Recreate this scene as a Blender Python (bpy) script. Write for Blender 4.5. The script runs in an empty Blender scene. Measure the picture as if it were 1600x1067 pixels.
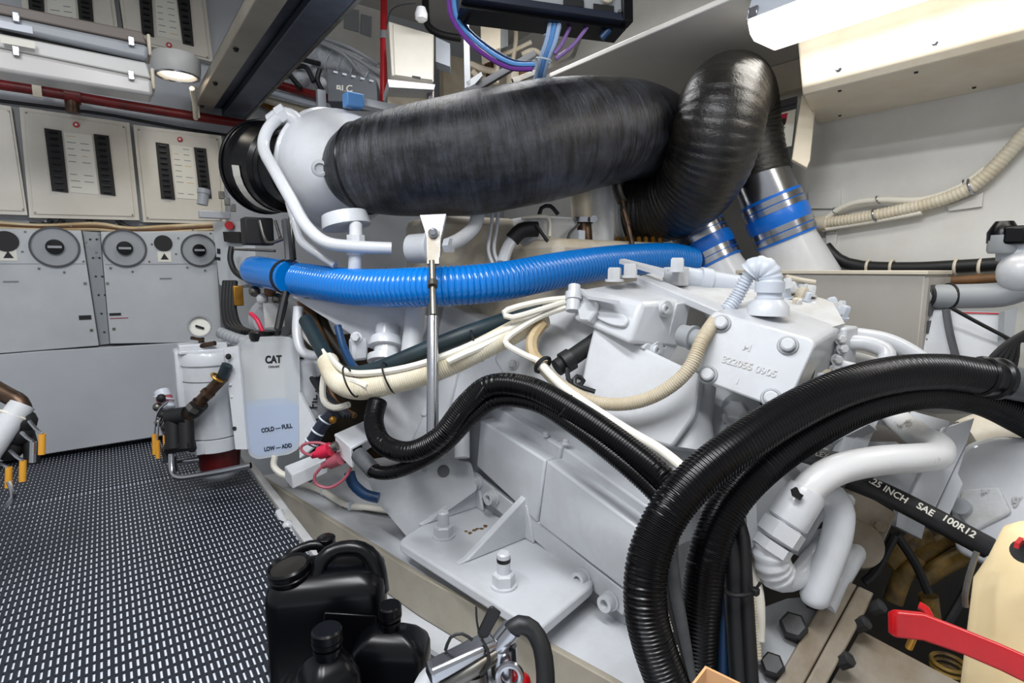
import bpy, math, random
from mathutils import Vector as V, Matrix

random.seed(4)
S = bpy.context.scene
COL = S.collection
R_ = math.radians

# ------------------------------------------------------------------ camera
FPX, YAW, PIT, CAMZ = 855.0, R_(36.5), R_(7.5), 0.85
CAM = V((0, 0, CAMZ))
cd = bpy.data.cameras.new('camera'); cam = bpy.data.objects.new('camera', cd); COL.objects.link(cam)
cam.location = CAM; cam.rotation_euler = (math.pi / 2 - PIT, 0, -YAW)
cd.sensor_width = 36; cd.lens = FPX / 1600 * 36; cd.clip_start = .02; cd.clip_end = 60
S.camera = cam
FW = V((math.sin(YAW) * math.cos(PIT), math.cos(YAW) * math.cos(PIT), -math.sin(PIT)))
RT = V((math.cos(YAW), -math.sin(YAW), 0)); UP = RT.cross(FW)

# ------------------------------------------------------------------ world, exposure
w = bpy.data.worlds.new('world'); S.world = w; w.use_nodes = True
w.node_tree.nodes['Background'].inputs[0].default_value = (.93, .96, 1.0, 1)
w.node_tree.nodes['Background'].inputs[1].default_value = 0.50
S.view_settings.view_transform = 'Standard'; S.view_settings.look = 'None'
S.view_settings.gamma = 1; S.view_settings.use_curve_mapping = False
S.view_settings.exposure = 0.05


def area(loc, rot, sx, sy, power, col=(1, 1, 1)):
    l = bpy.data.lights.new('tube_and_fill_light', 'AREA'); l.shape = 'RECTANGLE'; l.size = sx; l.size_y = sy
    l.energy = power; l.color = col
    o = bpy.data.objects.new('tube_and_fill_light', l); COL.objects.link(o); o.location = loc; o.rotation_euler = rot
    return o


# hull side fluorescent fitting (in view), then unseen lamps added overhead as fill
area((1.76, .30, 1.555), (0, 0, 0), .16, 1.5, 4.5, (1, .96, .88))
area((.15, .30, 2.14), (0, 0, 0), .16, 1.2, 36, (.96, .98, 1))
area((-.55, .9, 2.14), (0, 0, 0), .16, 1.2, 27, (.97, .98, 1))
area((1.2, 1.95, 2.14), (0, 0, 0), 1.2, .16, 9, (.97, .98, 1))


# ------------------------------------------------------------------ pixel rays -> places
def ray(x, y): return FW + RT * ((x - 800) / FPX) + UP * ((533.5 - y) / FPX)
def W(x, y, D): return CAM + ray(x, y) * D
def pxm(n, D): return n * D / FPX


class Pl:
    """a plane in the room; at(x, y) is where the photo's ray meets it"""
    def __init__(s, p, n):
        s.p = V(p); s.n = V(n).normalized()
        if s.n.dot(CAM - s.p) < 0: s.n = -s.n
    def at(s, x, y, off=0.0):
        r = ray(x, y); q = s.p + s.n * off
        return CAM + r * ((q - CAM).dot(s.n) / r.dot(s.n))


def PX(v): return Pl((v, 0, 0), (1, 0, 0))
def PY(v): return Pl((0, v, 0), (0, 1, 0))
def PZ(v): return Pl((0, 0, v), (0, 0, 1))
def P3(a, b, c):
    a, b, c = W(*a), W(*b), W(*c)
    return Pl(a, (b - a).cross(c - a))


# ------------------------------------------------------------------ materials
def lin(c):
    return tuple((x / 255 / 12.92) if x / 255 <= .04045 else ((x / 255 + .055) / 1.055) ** 2.4 for x in c) + (1,)


MATS = {}


def mat(name, c, rough=.45, metal=0, c2=None, scale=6, lo=.35, hi=.7, bump=0, bscale=60, coat=0, spec=.5, detail=6):
    m = bpy.data.materials.new(name); m.use_nodes = True
    nt = m.node_tree; b = nt.nodes['Principled BSDF']
    b.inputs['Base Color'].default_value = lin(c); b.inputs['Roughness'].default_value = rough
    b.inputs['Metallic'].default_value = metal; b.inputs['Coat Weight'].default_value = coat
    b.inputs['Specular IOR Level'].default_value = spec
    if c2 or bump:
        tc = nt.nodes.new('ShaderNodeNewGeometry')
    if c2:
        n = nt.nodes.new('ShaderNodeTexNoise'); n.inputs['Scale'].default_value = scale; n.inputs['Detail'].default_value = detail
        n.inputs['Roughness'].default_value = .65
        r = nt.nodes.new('ShaderNodeValToRGB')
        r.color_ramp.elements[0].position = lo; r.color_ramp.elements[0].color = lin(c2)
        r.color_ramp.elements[1].position = hi; r.color_ramp.elements[1].color = lin(c)
        nt.links.new(tc.outputs['Position'], n.inputs['Vector']); nt.links.new(n.outputs['Fac'], r.inputs['Fac'])
        nt.links.new(r.outputs['Color'], b.inputs['Base Color'])
    if bump:
        n2 = nt.nodes.new('ShaderNodeTexNoise'); n2.inputs['Scale'].default_value = bscale; n2.inputs['Detail'].default_value = 3
        bp = nt.nodes.new('ShaderNodeBump'); bp.inputs['Strength'].default_value = bump; bp.inputs['Distance'].default_value = .004
        nt.links.new(tc.outputs['Position'], n2.inputs['Vector']); nt.links.new(n2.outputs['Fac'], bp.inputs['Height'])
        nt.links.new(bp.outputs['Normal'], b.inputs['Normal'])
    MATS[name] = m
    return m


def emit(name, c, s):
    m = bpy.data.materials.new(name); m.use_nodes = True; b = m.node_tree.nodes['Principled BSDF']
    b.inputs['Base Color'].default_value = lin(c); b.inputs['Emission Color'].default_value = lin(c)
    b.inputs['Emission Strength'].default_value = s; MATS[name] = m


mat('engine', (204, 207, 212), .32, c2=(188, 189, 190), scale=5, lo=.25, hi=.55, bump=.10, bscale=45, coat=.25)
mat('engine_worn', (220, 220, 220), .38, c2=(96, 84, 70), scale=13, lo=.27, hi=.36, bump=.15, bscale=50, coat=.2)
mat('engine_grey', (178, 182, 188), .45, c2=(158, 160, 162), scale=5, bump=.08)
mat('cast_white', (202, 204, 206), .5, c2=(176, 170, 158), scale=8, lo=.25, hi=.55, bump=.3, bscale=90)
mat('warm_white', (204, 196, 180), .5, c2=(182, 166, 138), scale=9, lo=.28, hi=.6, bump=.15)
mat('bulkhead', (188, 192, 198), .42, c2=(176, 180, 186), scale=2.5, lo=.3, hi=.7)
mat('hull', (226, 226, 222), .45, c2=(212, 210, 204), scale=3, bump=.25, bscale=22)
mat('deckhead', (196, 194, 190), .5, c2=(182, 180, 176), scale=2)
mat('soffit', (232, 230, 226), .5, c2=(222, 218, 212), scale=2)
mat('cabinet', (190, 194, 198), .38, c2=(178, 182, 186), scale=4)
mat('panel_cream', (214, 210, 200), .35, c2=(202, 196, 184), scale=3)
mat('cream', (222, 214, 198), .45, c2=(206, 194, 172), scale=4)
mat('paper', (222, 220, 210), .6)
mat('ochre_label', (216, 180, 120), .6)
mat('black', (6, 7, 10), .28, spec=.30)
mat('black_matt', (16, 16, 18), .6)
mat('conduit_black', (4, 4, 6), .28, spec=.30)
mat('rubber', (18, 20, 24), .5, c2=(16, 18, 20), scale=9)
mat('rubber_grey', (92, 96, 100), .5, c2=(64, 66, 70), scale=14)
mat('blue_hose', (0, 118, 206), .24, coat=.35)
mat('blue_sleeve', (0, 104, 204), .35, coat=.2)
mat('blue_dark', (14, 56, 96), .4)
mat('teal', (26, 50, 58), .5, c2=(18, 34, 40), scale=12)
mat('steel', (176, 178, 184), .22, 1, bump=.04)
mat('steel_dull', (132, 132, 130), .4, 1, c2=(104, 98, 88), scale=12)
mat('steel_beam', (176, 170, 158), .42, .55, c2=(158, 150, 136), scale=5)
mat('steel_dark', (96, 102, 116), .4, .8, c2=(74, 80, 94), scale=6)
mat('bronze', (104, 82, 66), .4, .8, c2=(60, 48, 40), scale=18)
mat('brass', (196, 146, 58), .38, .7, c2=(140, 96, 36), scale=14)
mat('iron', (56, 58, 60), .5, .5, c2=(36, 34, 32), scale=20)
mat('bearer', (172, 166, 152), .5, c2=(150, 142, 126), scale=4)
mat('beige', (224, 218, 200), .5, c2=(204, 192, 166), scale=9)
mat('beige_dirty', (208, 192, 160), .5, c2=(172, 146, 104), scale=6)
mat('sleeve', (196, 186, 166), .5, c2=(178, 164, 138), scale=9)
mat('cable_white', (226, 222, 210), .45)
mat('cable_blue', (92, 150, 214), .4)
mat('cable_pale', (168, 190, 222), .42)
mat('cable_purple', (112, 48, 148), .4)
mat('cable_lilac', (136, 104, 170), .4)
mat('tie', (206, 214, 222), .45)
mat('red_pipe', (122, 16, 20), .4, c2=(86, 12, 14), scale=20)
mat('red_bright', (190, 10, 18), .3, c2=(158, 8, 14), scale=10)
mat('red', (186, 24, 34), .4)
mat('crimp', (206, 34, 70), .4)
mat('pink', (158, 78, 92), .45)
mat('dark_red', (86, 14, 16), .3)
mat('yellow', (212, 150, 44), .45)
mat('olive', (150, 118, 44), .5, c2=(62, 46, 18), scale=14)
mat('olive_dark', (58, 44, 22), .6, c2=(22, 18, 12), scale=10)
mat('grey_box', (98, 102, 108), .5)
mat('grey_plastic', (150, 154, 158), .45)
mat('grey_pale', (196, 202, 212), .42)
mat('grey_dark', (72, 74, 78), .5)
mat('insulation', (228, 232, 238), .5, c2=(150, 154, 160), scale=14, bump=.6, bscale=30)
mat('tan_panel', (176, 172, 166), .45, c2=(166, 160, 152), scale=4)
mat('flange', (138, 130, 118), .5, c2=(108, 92, 68), scale=7, lo=.3, hi=.62, bump=.2)
mat('jug', (232, 212, 168), .5, c2=(222, 196, 146), scale=5)
mat('card', (206, 156, 108), .7)
mat('mat_black', (24, 29, 40), .45)
mat('floor_white', (226, 232, 242), .5)
mat('bilge', (206, 208, 212), .5, c2=(180, 178, 172), scale=5)
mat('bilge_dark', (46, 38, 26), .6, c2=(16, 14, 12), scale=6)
mat('glass', (236, 238, 240), .12, coat=.6)
mat('ink', (16, 18, 24), .6)
mat('ink_soft', (120, 124, 130), .6)
mat('lens_off', (186, 184, 182), .3)
mat('fit_shaded', (112, 104, 98), .5)  # upper housing of the twin fitting, its shadowed side put into the colour
mat('fit_grey', (150, 154, 160), .4)
mat('fit_white', (200, 200, 198), .4)
mat('coolant', (96, 164, 232), .3)
mat('kraft', (120, 84, 50), .6, c2=(84, 58, 34), scale=10)
mat('navy', (22, 30, 48), .4)
emit('lens_on', (255, 250, 240), 2.6)
emit('lamp_on', (255, 240, 214), 5.0)
emit('screen_red', (120, 16, 40), .35)


def lagging(name, dark, light, ratio, bands=230, rough=.30):
    """black tape wound round a pipe: bands run across the pipe (uv.x is metres along it)"""
    m = bpy.data.materials.new(name); m.use_nodes = True; nt = m.node_tree; b = nt.nodes['Principled BSDF']
    L = nt.links.new
    uv = nt.nodes.new('ShaderNodeUVMap'); sep = nt.nodes.new('ShaderNodeSeparateXYZ'); L(uv.outputs[0], sep.inputs[0])
    ang = nt.nodes.new('ShaderNodeMath'); ang.operation = 'MULTIPLY'; ang.inputs[1].default_value = 2 * math.pi; L(sep.outputs[1], ang.inputs[0])
    sn = nt.nodes.new('ShaderNodeMath'); sn.operation = 'SINE'; L(ang.outputs[0], sn.inputs[0])
    cs = nt.nodes.new('ShaderNodeMath'); cs.operation = 'COSINE'; L(ang.outputs[0], cs.inputs[0])
    cmb = nt.nodes.new('ShaderNodeCombineXYZ'); L(sep.outputs[0], cmb.inputs[0]); L(sn.outputs[0], cmb.inputs[1]); L(cs.outputs[0], cmb.inputs[2])
    mp = nt.nodes.new('ShaderNodeMapping'); mp.inputs['Scale'].default_value = (bands * .26, 1.1, 1.1); mp.inputs['Rotation'].default_value = (0, 0, .03)
    n = nt.nodes.new('ShaderNodeTexNoise'); n.inputs['Scale'].default_value = 1.0; n.inputs['Detail'].default_value = 7; n.inputs['Roughness'].default_value = .72
    mp2 = nt.nodes.new('ShaderNodeMapping'); mp2.inputs['Scale'].default_value = (9, 2.2, 2.2)
    n2 = nt.nodes.new('ShaderNodeTexNoise'); n2.inputs['Scale'].default_value = 1.0; n2.inputs['Detail'].default_value = 8; n2.inputs['Roughness'].default_value = .7
    mx = nt.nodes.new('ShaderNodeMath'); mx.operation = 'MULTIPLY'
    r = nt.nodes.new('ShaderNodeValToRGB')
    r.color_ramp.elements[0].position = .19; r.color_ramp.elements[0].color = lin(dark)
    r.color_ramp.elements[1].position = ratio; r.color_ramp.elements[1].color = lin(light)
    bp = nt.nodes.new('ShaderNodeBump'); bp.inputs['Strength'].default_value = .8; bp.inputs['Distance'].default_value = .010
    L(cmb.outputs[0], mp.inputs[0]); L(mp.outputs[0], n.inputs['Vector']); L(cmb.outputs[0], mp2.inputs[0]); L(mp2.outputs[0], n2.inputs['Vector'])
    L(n.outputs['Fac'], mx.inputs[0]); L(n2.outputs['Fac'], mx.inputs[1]); L(mx.outputs[0], r.inputs['Fac']); L(r.outputs['Color'], b.inputs['Base Color'])
    L(n.outputs['Fac'], bp.inputs['Height']); L(bp.outputs['Normal'], b.inputs['Normal'])
    b.inputs['Roughness'].default_value = rough; b.inputs['Specular IOR Level'].default_value = .6
    MATS[name] = m


lagging('lagging', (5, 6, 9), (98, 102, 114), .57, 200, .30)
lagging('lagging_elbow', (4, 4, 6), (60, 56, 48), .60, 90, .30)


def plastic_bottle():
    m = bpy.data.materials.new('bottle'); m.use_nodes = True; nt = m.node_tree; b = nt.nodes['Principled BSDF']
    b.inputs['Base Color'].default_value = lin((222, 226, 230)); b.inputs['Roughness'].default_value = .3
    t = nt.nodes.new('ShaderNodeBsdfTransparent'); mx = nt.nodes.new('ShaderNodeMixShader'); mx.inputs[0].default_value = .45
    nt.links.new(b.outputs[0], mx.inputs[1]); nt.links.new(t.outputs[0], mx.inputs[2])
    nt.links.new(mx.outputs[0], nt.nodes['Material Output'].inputs[0]); MATS['bottle'] = m


plastic_bottle()


# ------------------------------------------------------------------ mesh tools
def basis(ax):
    ax = V(ax).normalized(); t = V((0, 0, 1)) if abs(ax.z) < .9 else V((1, 0, 0))
    u = ax.cross(t).normalized(); return ax, u, ax.cross(u)


def smooth_path(pts, step):
    P = [V(p[:3]) for p in pts]; R = [p[3] for p in pts]
    out = []
    n = len(P)
    for i in range(n - 1):
        a, b, c, d = P[max(i - 1, 0)], P[i], P[i + 1], P[min(i + 2, n - 1)]
        k = max(2, int((c - b).length / step))
        for j in range(k):
            t = j / k; t2, t3 = t * t, t * t * t
            q = .5 * ((2 * b) + (c - a) * t + (2 * a - 5 * b + 4 * c - d) * t2 + (3 * b - 3 * c + d - a) * t3)
            out.append((q, R[i] + (R[i + 1] - R[i]) * t))
    out.append((P[-1], R[-1]))
    return out


def roundpoly(pts, r, k=4):
    out = []; n = len(pts)
    for i in range(n):
        a, b, c = V(pts[i - 1]), V(pts[i]), V(pts[(i + 1) % n])
        u, v = (a - b), (c - b); q = min(r, u.length * .45, v.length * .45)
        s, e = b + u.normalized() * q, b + v.normalized() * q
        for j in range(k + 1):
            t = j / k; out.append(tuple((1 - t) ** 2 * s + 2 * t * (1 - t) * b + t * t * e))
    return out


class MB:
    def __init__(s): s.v = []; s.f = []; s.uv = {}
    def add(s, vs, fs):
        o = len(s.v); s.v += [V(p) for p in vs]; s.f += [tuple(i + o for i in f) for f in fs]; return s
    def box(s, c, sz, M=None):
        c = V(c); h = [x / 2 for x in sz]; vs = []
        for z in (-1, 1):
            for x, y in ((-1, -1), (1, -1), (1, 1), (-1, 1)):
                p = V((x * h[0], y * h[1], z * h[2])); vs.append(c + (M @ p if M else p))
        return s.hexa(vs)
    def hexa(s, p):   # bottom 4, top 4
        return s.add(p, [(3, 2, 1, 0), (4, 5, 6, 7), (0, 1, 5, 4), (1, 2, 6, 5), (2, 3, 7, 6), (3, 0, 4, 7)])
    def prism(s, poly, vec):
        vec = V(vec); n = len(poly); a = [V(p) for p in poly]; b = [p + vec for p in a]
        nn = V((0, 0, 0))
        for i in range(n): nn += a[i].cross(a[(i + 1) % n])
        if nn.dot(vec) > 0: a.reverse(); b.reverse()
        return s.add(a + b, [tuple(range(n)), tuple(range(2 * n - 1, n - 1, -1))] + [(i, i + n, (i + 1) % n + n, (i + 1) % n) for i in range(n)])
    def lathe(s, prof, p0, ax, n=28, sx=1.0, cap=True):
        ax, u, v = basis(ax); p0 = V(p0); vs = []; fs = []
        for t, r in prof:
            for j in range(n):
                a = 2 * math.pi * j / n; vs.append(p0 + ax * t + (u * math.cos(a) * sx + v * math.sin(a)) * max(r, 1e-4))
        m = len(prof)
        for i in range(m - 1):
            for j in range(n):
                k = (j + 1) % n; fs.append((i * n + j, i * n + k, (i + 1) * n + k, (i + 1) * n + j))
        if cap: fs += [tuple(range(n - 1, -1, -1)), tuple(range((m - 1) * n, m * n))]
        return s.add(vs, fs)
    def cyl(s, a, b, r, r2=None, n=20):
        a, b = V(a), V(b); return s.lathe([(0, r), ((b - a).length, r if r2 is None else r2)], a, b - a, n)
    def tube(s, pts, n=14, corr=None, step=.012, sq=1.0):
        """pts: (x, y, z, r); corr=(pitch, depth) makes ribs"""
        path = smooth_path(pts, step); rings = []; L = 0
        if corr:   # even steps along the pipe so that every rib comes out alike
            pat = (0, 0, 1, 1) if len(corr) < 3 else (0, .03, .25, 1, .25, .03)
            st = corr[0] / len(pat); fine = [path[0]]; acc = 0.0; nxt = st
            for i in range(len(path) - 1):
                a, b = path[i], path[i + 1]; d = (b[0] - a[0]).length
                while nxt <= acc + d:
                    t = (nxt - acc) / d; fine.append((a[0].lerp(b[0], t), a[1] + (b[1] - a[1]) * t)); nxt += st
                acc += d
            path = fine
        ax0 = (path[1][0] - path[0][0]).normalized(); _, u, v = basis(ax0); o = len(s.v); m = len(path); lens = []
        for i, (p, r) in enumerate(path):
            if i: L += (p - path[i - 1][0]).length
            lens.append(L)
            t = (path[min(i + 1, m - 1)][0] - path[max(i - 1, 0)][0])
            t = t.normalized() if t.length > 1e-9 else ax0
            u = (u - t * u.dot(t)).normalized(); v = t.cross(u)
            if corr:
                r = r - corr[1] * pat[i % len(pat)]
            for j in range(n):
                a = 2 * math.pi * j / n; s.v.append(p + (u * math.cos(a) + v * math.sin(a) * sq) * r)
        for i in range(m - 1):
            for j in range(n):
                k = (j + 1) % n; s.uv[len(s.f)] = ((lens[i], j / n), (lens[i], (j + 1) / n), (lens[i + 1], (j + 1) / n), (lens[i + 1], j / n))
                s.f.append((o + i * n + j, o + i * n + k, o + (i + 1) * n + k, o + (i + 1) * n + j))
        s.f += [tuple(o + j for j in range(n - 1, -1, -1)), tuple(o + (m - 1) * n + j for j in range(n))]
        return s
    def ball(s, c, r, n=12, M=None):
        c = V(c); r = V(r) if hasattr(r, '__len__') else V((r, r, r)); vs = []; fs = []; m = n // 2
        for i in range(m + 1):
            th = math.pi * i / m
            for j in range(n):
                a = 2 * math.pi * j / n; p = V((r.x * math.sin(th) * math.cos(a), r.y * math.sin(th) * math.sin(a), r.z * math.cos(th))); vs.append(c + (M @ p if M else p))
        for i in range(m):
            for j in range(n): k = (j + 1) % n; fs.append((i * n + j, (i + 1) * n + j, (i + 1) * n + k, i * n + k))
        return s.add(vs, fs)
    def ring(s, c, ax, R, r, n=28, k=8):
        prof = [(r * math.sin(2 * math.pi * i / k), R + r * math.cos(2 * math.pi * i / k)) for i in range(k + 1)]
        return s.lathe(prof, c, ax, n, cap=False)
    def bolt(s, c, ax, r, h):
        s.lathe([(0, r * 1.35), (h * .22, r * 1.35)], c, ax, 16); a = V(ax).normalized()
        return s.lathe([(0, r), (h * .85, r), (h, r * .82)], V(c) + a * h * .22, ax, 6)
    def socket(s, c, ax, r, h):   # cap screw with a hollow head
        return s.lathe([(0, r * 1.2), (h * .3, r * 1.2), (h * .32, r), (h, r), (h, r * .55), (h * .5, r * .5), (h * .5, 0)], c, ax, 16, cap=False)


ALL_THINGS = []


def ob(name, mb, m, parent=None, bevel=0, sharp=38, segs=2):
    me = bpy.data.meshes.new(name)
    lo = V([min(p[i] for p in mb.v) for i in range(3)]); hi = V([max(p[i] for p in mb.v) for i in range(3)])
    c = (lo + hi) / 2
    me.from_pydata([tuple(p - c) for p in mb.v], [], mb.f); me.validate(clean_customdata=False)
    me.materials.append(MATS[m])
    if mb.uv:
        l = me.uv_layers.new(name='UVMap')
        for pi, p in enumerate(me.polygons):
            if pi in mb.uv and len(p.loop_indices) == 4:
                for q, li in enumerate(p.loop_indices): l.data[li].uv = mb.uv[pi][q]
    me.polygons.foreach_set('use_smooth', [True] * len(me.polygons)); me.set_sharp_from_angle(angle=R_(sharp))
    o = bpy.data.objects.new(name, me); COL.objects.link(o); o.location = c
    if parent:
        o.parent = parent; o.matrix_parent_inverse = Matrix.Translation(-V(parent['_wl'])); o['_wl'] = tuple(c)
    else:
        o['_wl'] = tuple(c)
    if bevel:
        b = o.modifiers.new('bevel', 'BEVEL'); b.width = bevel; b.segments = segs; b.limit_method = 'ANGLE'; b.angle_limit = R_(40); b.harden_normals = False
    return o


def thing(name, label, cat, group=None):
    o = bpy.data.objects.new(name, None); COL.objects.link(o); o['_wl'] = (0., 0., 0.); o['label'] = label; o['category'] = cat
    if group: o['group'] = group
    o.empty_display_size = .05; ALL_THINGS.append(o); return o


def solo(name, mb, m, label, cat, group=None, bevel=0, sharp=38):
    o = ob(name, mb, m, None, bevel, sharp); o['label'] = label; o['category'] = cat
    if group: o['group'] = group
    return o


def struct(name, mb, m, bevel=0, parent=None):
    o = ob(name, mb, m, parent, bevel)
    if not parent: o['kind'] = 'structure'
    return o


def tpts(pts, r=None):
    """(x, y, D[, r]) pixel track -> tube points"""
    return [tuple(W(p[0], p[1], p[2])) + ((p[3] if len(p) > 3 else r),) for p in pts]


def tube(name, pts, r, m, parent=None, n=14, corr=None, step=.012, **k):
    return ob(name, MB().tube(tpts(pts, r), n, corr, step), m, parent, sharp=60 if not corr else 30)


def poly(pl, pts, off=0, rnd=0):
    if rnd: pts = roundpoly(pts, rnd)
    return [pl.at(x, y, off) for x, y in pts]


def plate(name, pl, pts, thick, m, parent=None, off=0, rnd=0, bevel=0, vec=None):
    return ob(name, MB().prism(poly(pl, pts, off, rnd), vec if vec is not None else -pl.n * thick), m, parent, bevel)


def text(name, s, c, right, up, size, m, parent, depth=.0004, squeeze=1.0, bold=.02):
    cu = bpy.data.curves.new(name, 'FONT'); cu.body = s; cu.size = size; cu.offset = bold * size; cu.align_x = 'CENTER'; cu.align_y = 'CENTER'; cu.extrude = depth
    t = bpy.data.objects.new(name + '_tmp', cu); COL.objects.link(t); bpy.context.view_layer.update()
    me = bpy.data.meshes.new_from_object(t.evaluated_get(bpy.context.evaluated_depsgraph_get()))
    bpy.data.objects.remove(t); bpy.data.curves.remove(cu)
    rt = V(right).normalized(); n = rt.cross(V(up)).normalized(); u = n.cross(rt)
    mb = MB(); mb.v = [V(c) + rt * v.co.x * squeeze + u * v.co.y + n * v.co.z for v in me.vertices]; mb.f = [tuple(p.vertices) for p in me.polygons]
    bpy.data.meshes.remove(me)
    return ob(name, mb, m, parent)


def band(name, a, b, r, m, parent, w=.02, tail=True):
    """hose clamp / cable tie round a pipe that runs a -> b, centred between them"""
    a, b = V(a), V(b); d = (b - a).normalized(); c = (a + b) / 2
    mb = MB().lathe([(-w / 2, r), (-w / 2, r + .003), (w / 2, r + .003), (w / 2, r)], c, d, 28, cap=False)
    return ob(name, mb, m, parent)


# ================================================================== SETTING
BH = 3.27
struct('wall_back', MB().box((1.0, BH + .06, .9), (4.6, .12, 3.1)), 'bulkhead')
struct('wall_right', MB().box((2.41, .9, .9), (.12, 4.9, 3.1)), 'hull')
struct('ceiling', MB().box((.55, .9, 2.42), (3.6, 4.9, .1)), 'deckhead')
struct('soffit', MB().box((2.0, .9, 1.70), (.70, 4.7, .02)), 'soffit', .004)['kind'] = 'structure'
struct('trim_1', MB().box((2.33, 1.60, 1.630), (.05, 1.1, .115)), 'cream', .002)
f = struct('floor', MB().box((-.42, 1.2, -.030), (1.70, 4.2, .05)), 'floor_white')
struct('trim_2', MB().box((.452, 1.55, -.004), (.028, 3.4, .022)), 'bilge', .003)
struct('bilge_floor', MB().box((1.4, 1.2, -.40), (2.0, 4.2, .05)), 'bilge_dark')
struct('trim_3', MB().box((-.2, BH - .004, .035), (1.5, .012, .004)), 'grey_plastic')


# perforated walkway mats: long ribs tied by staggered bridges, the pale floor shows through the slots
def floor_mat(label, x0, x1, y0, y1):
    mb = MB(); p, slot, L, z0, z1 = .0128, .0047, .0368, -.0058, 0.0
    n = int((x1 - x0) / p)
    for i in range(n):
        a = x0 + i * p; b = a + p - slot
        mb.add([(a, y0, z0), (b, y0, z0), (b, y1, z0), (a, y1, z0), (a, y0, z1), (b, y0, z1), (b, y1, z1), (a, y1, z1)],
               [(4, 5, 6, 7), (0, 1, 5, 4), (1, 2, 6, 5), (3, 0, 4, 7), (2, 3, 7, 6)])
        y = y0; c, d = b, a + p
        while y < y1 - .004:
            e = min(y + L * .21, y1)
            mb.add([(c, y, z1 - .0018), (d, y, z1 - .0018), (d, e, z1 - .0018), (c, e, z1 - .0018), (c, y, z0), (d, y, z0), (d, e, z0), (c, e, z0)],
                   [(0, 1, 2, 3), (4, 5, 1, 0), (6, 7, 3, 2)])
            y += L
    return solo('floor_mat', mb, 'mat_black', label, 'mat', 'perforated floor mats')


floor_mat('black perforated rubber mat covering most of the walkway', -1.22, .436, .50, 2.60)
floor_mat('narrow black perforated mat strip against the white bulkhead', -1.22, .436, 2.613, 3.26)

# ------------------------------------------------------------------ switchboards on the bulkhead
PB = PY(BH - .055)
PBs = PY(BH - .06)


def switchboard(corners, strips, lamp, sheet, label, seed):
    t = thing('switchboard', label, 'switchboard', 'switchboards on the bulkhead')
    rnd = random.Random(seed)
    plate('case', PB, corners, .055, 'panel_cream', t, vec=(0, .054, 0))
    cx = sum(c[0] for c in corners) / 4; cy = sum(c[1] for c in corners) / 4
    ins = [(cx + (x - cx) * .92, cy + (y - cy) * .93) for x, y in corners]
    d = plate('door', PB, ins, .006, 'panel_cream', t, off=.006, bevel=.002)
    for x, y in ins:
        ob('screw', MB().lathe([(0, .004), (.002, .003)], PB.at(cx + (x - cx) * .96, cy + (y - cy) * .97, .006), PB.n, 8), 'steel_dull', d)
    if sheet:
        s = plate('circuit_list', PB, sheet, .001, 'paper', t, off=.008)
        (ax, ay), (bx, by), (ex, ey), (gx, gy) = sheet
        k = 0
        for i in range(9):
            u = (i + .6) / 9.4
            for q in (.08, .56):
                if rnd.random() < .25: continue
                l0 = (ax + (gx - ax) * u, ay + (gy - ay) * u); l1 = (bx + (ex - bx) * u, by + (ey - by) * u)
                q2 = q + rnd.uniform(.22, .36)
                A = PB.at(l0[0] + (l1[0] - l0[0]) * q, l0[1] + (l1[1] - l0[1]) * q, .0085); B = PB.at(l0[0] + (l1[0] - l0[0]) * q2, l0[1] + (l1[1] - l0[1]) * q2, .0085)
                ob('printed_line', MB().hexa([A, B, B + V((0, .0004, 0)), A + V((0, .0004, 0)), A + V((0, 0, .003)), B + V((0, 0, .003)), B + V((0, .0004, .003)), A + V((0, .0004, .003))]),
                   'ochre_label' if rnd.random() < .12 else 'ink_soft', s); k += 1
    for st in strips:
        b = plate('breaker_strip', PB, st, .008, 'black_matt', t, off=.012)
        (ax, ay), (bx, by), (ex, ey), (gx, gy) = st
        for i in range(10):
            u = (i + .5) / 10
            l0 = (ax + (gx - ax) * u, ay + (gy - ay) * u); l1 = (bx + (ex - bx) * u, by + (ey - by) * u)
            c = PB.at((l0[0] + l1[0]) / 2, (l0[1] + l1[1]) / 2, .018)
            wd = (PB.at(*l1) - PB.at(*l0)).length
            ob('breaker_toggle', MB().box(c, (wd * .5, .012, .007)), 'black', b)
    if lamp:
        c = PB.at(lamp[0], lamp[1], .006)
        l = ob('indicator_lamp', MB().lathe([(0, .012), (.006, .012), (.007, .009)], c, PB.n, 14), 'red', t)
        ob('lens', MB().lathe([(0, .006), (.005, .004)], c + PB.n * .007, PB.n, 10), 'glass', l)
    return t


switchboard([(-70, 153), (17, 166), (43, 336), (-50, 333)], [], None, None, 'switchboard cut by the left edge of the picture, plain cream door', 1)
switchboard([(30, 167), (202, 192), (218, 344), (46, 340)], [[(69, 200), (96, 204), (107, 301), (81, 298)], [(146, 209), (170, 212), (181, 306), (157, 303)]], (119, 195),
            [(99, 206), (143, 211), (154, 304), (109, 300)], 'switchboard with red lamp and ochre marks, under the twin tube fitting', 2)
switchboard([(208, 195), (346, 212), (353, 350), (224, 347)], [[(243, 222), (264, 225), (274, 312), (252, 310)], [(303, 230), (322, 232), (331, 310), (312, 309)]], (281, 218),
            [(267, 226), (300, 230), (309, 312), (276, 309)], 'switchboard nearest the black air filter, lower row', 3)
switchboard([(180, -50), (317, -32), (333, 97), (196, 62)], [[(214, -40), (235, -38), (241, 58), (222, 53)], [(273, -30), (294, -28), (303, 72), (286, 68)]], (264, 71),
            [(240, -35), (270, -30), (284, 64), (246, 56)], 'upper switchboard beside the overhead steel beam', 4)
switchboard([(20, -70), (172, -52), (186, 60), (40, 40)], [[(40, -50), (66, -48), (70, 30), (46, 26)], [(117, -40), (141, -38), (147, 40), (124, 36)]], None,
            [(70, -48), (114, -42), (120, 36), (76, 30)], 'upper switchboard partly hidden by the twin tube fitting', 5)

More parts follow.
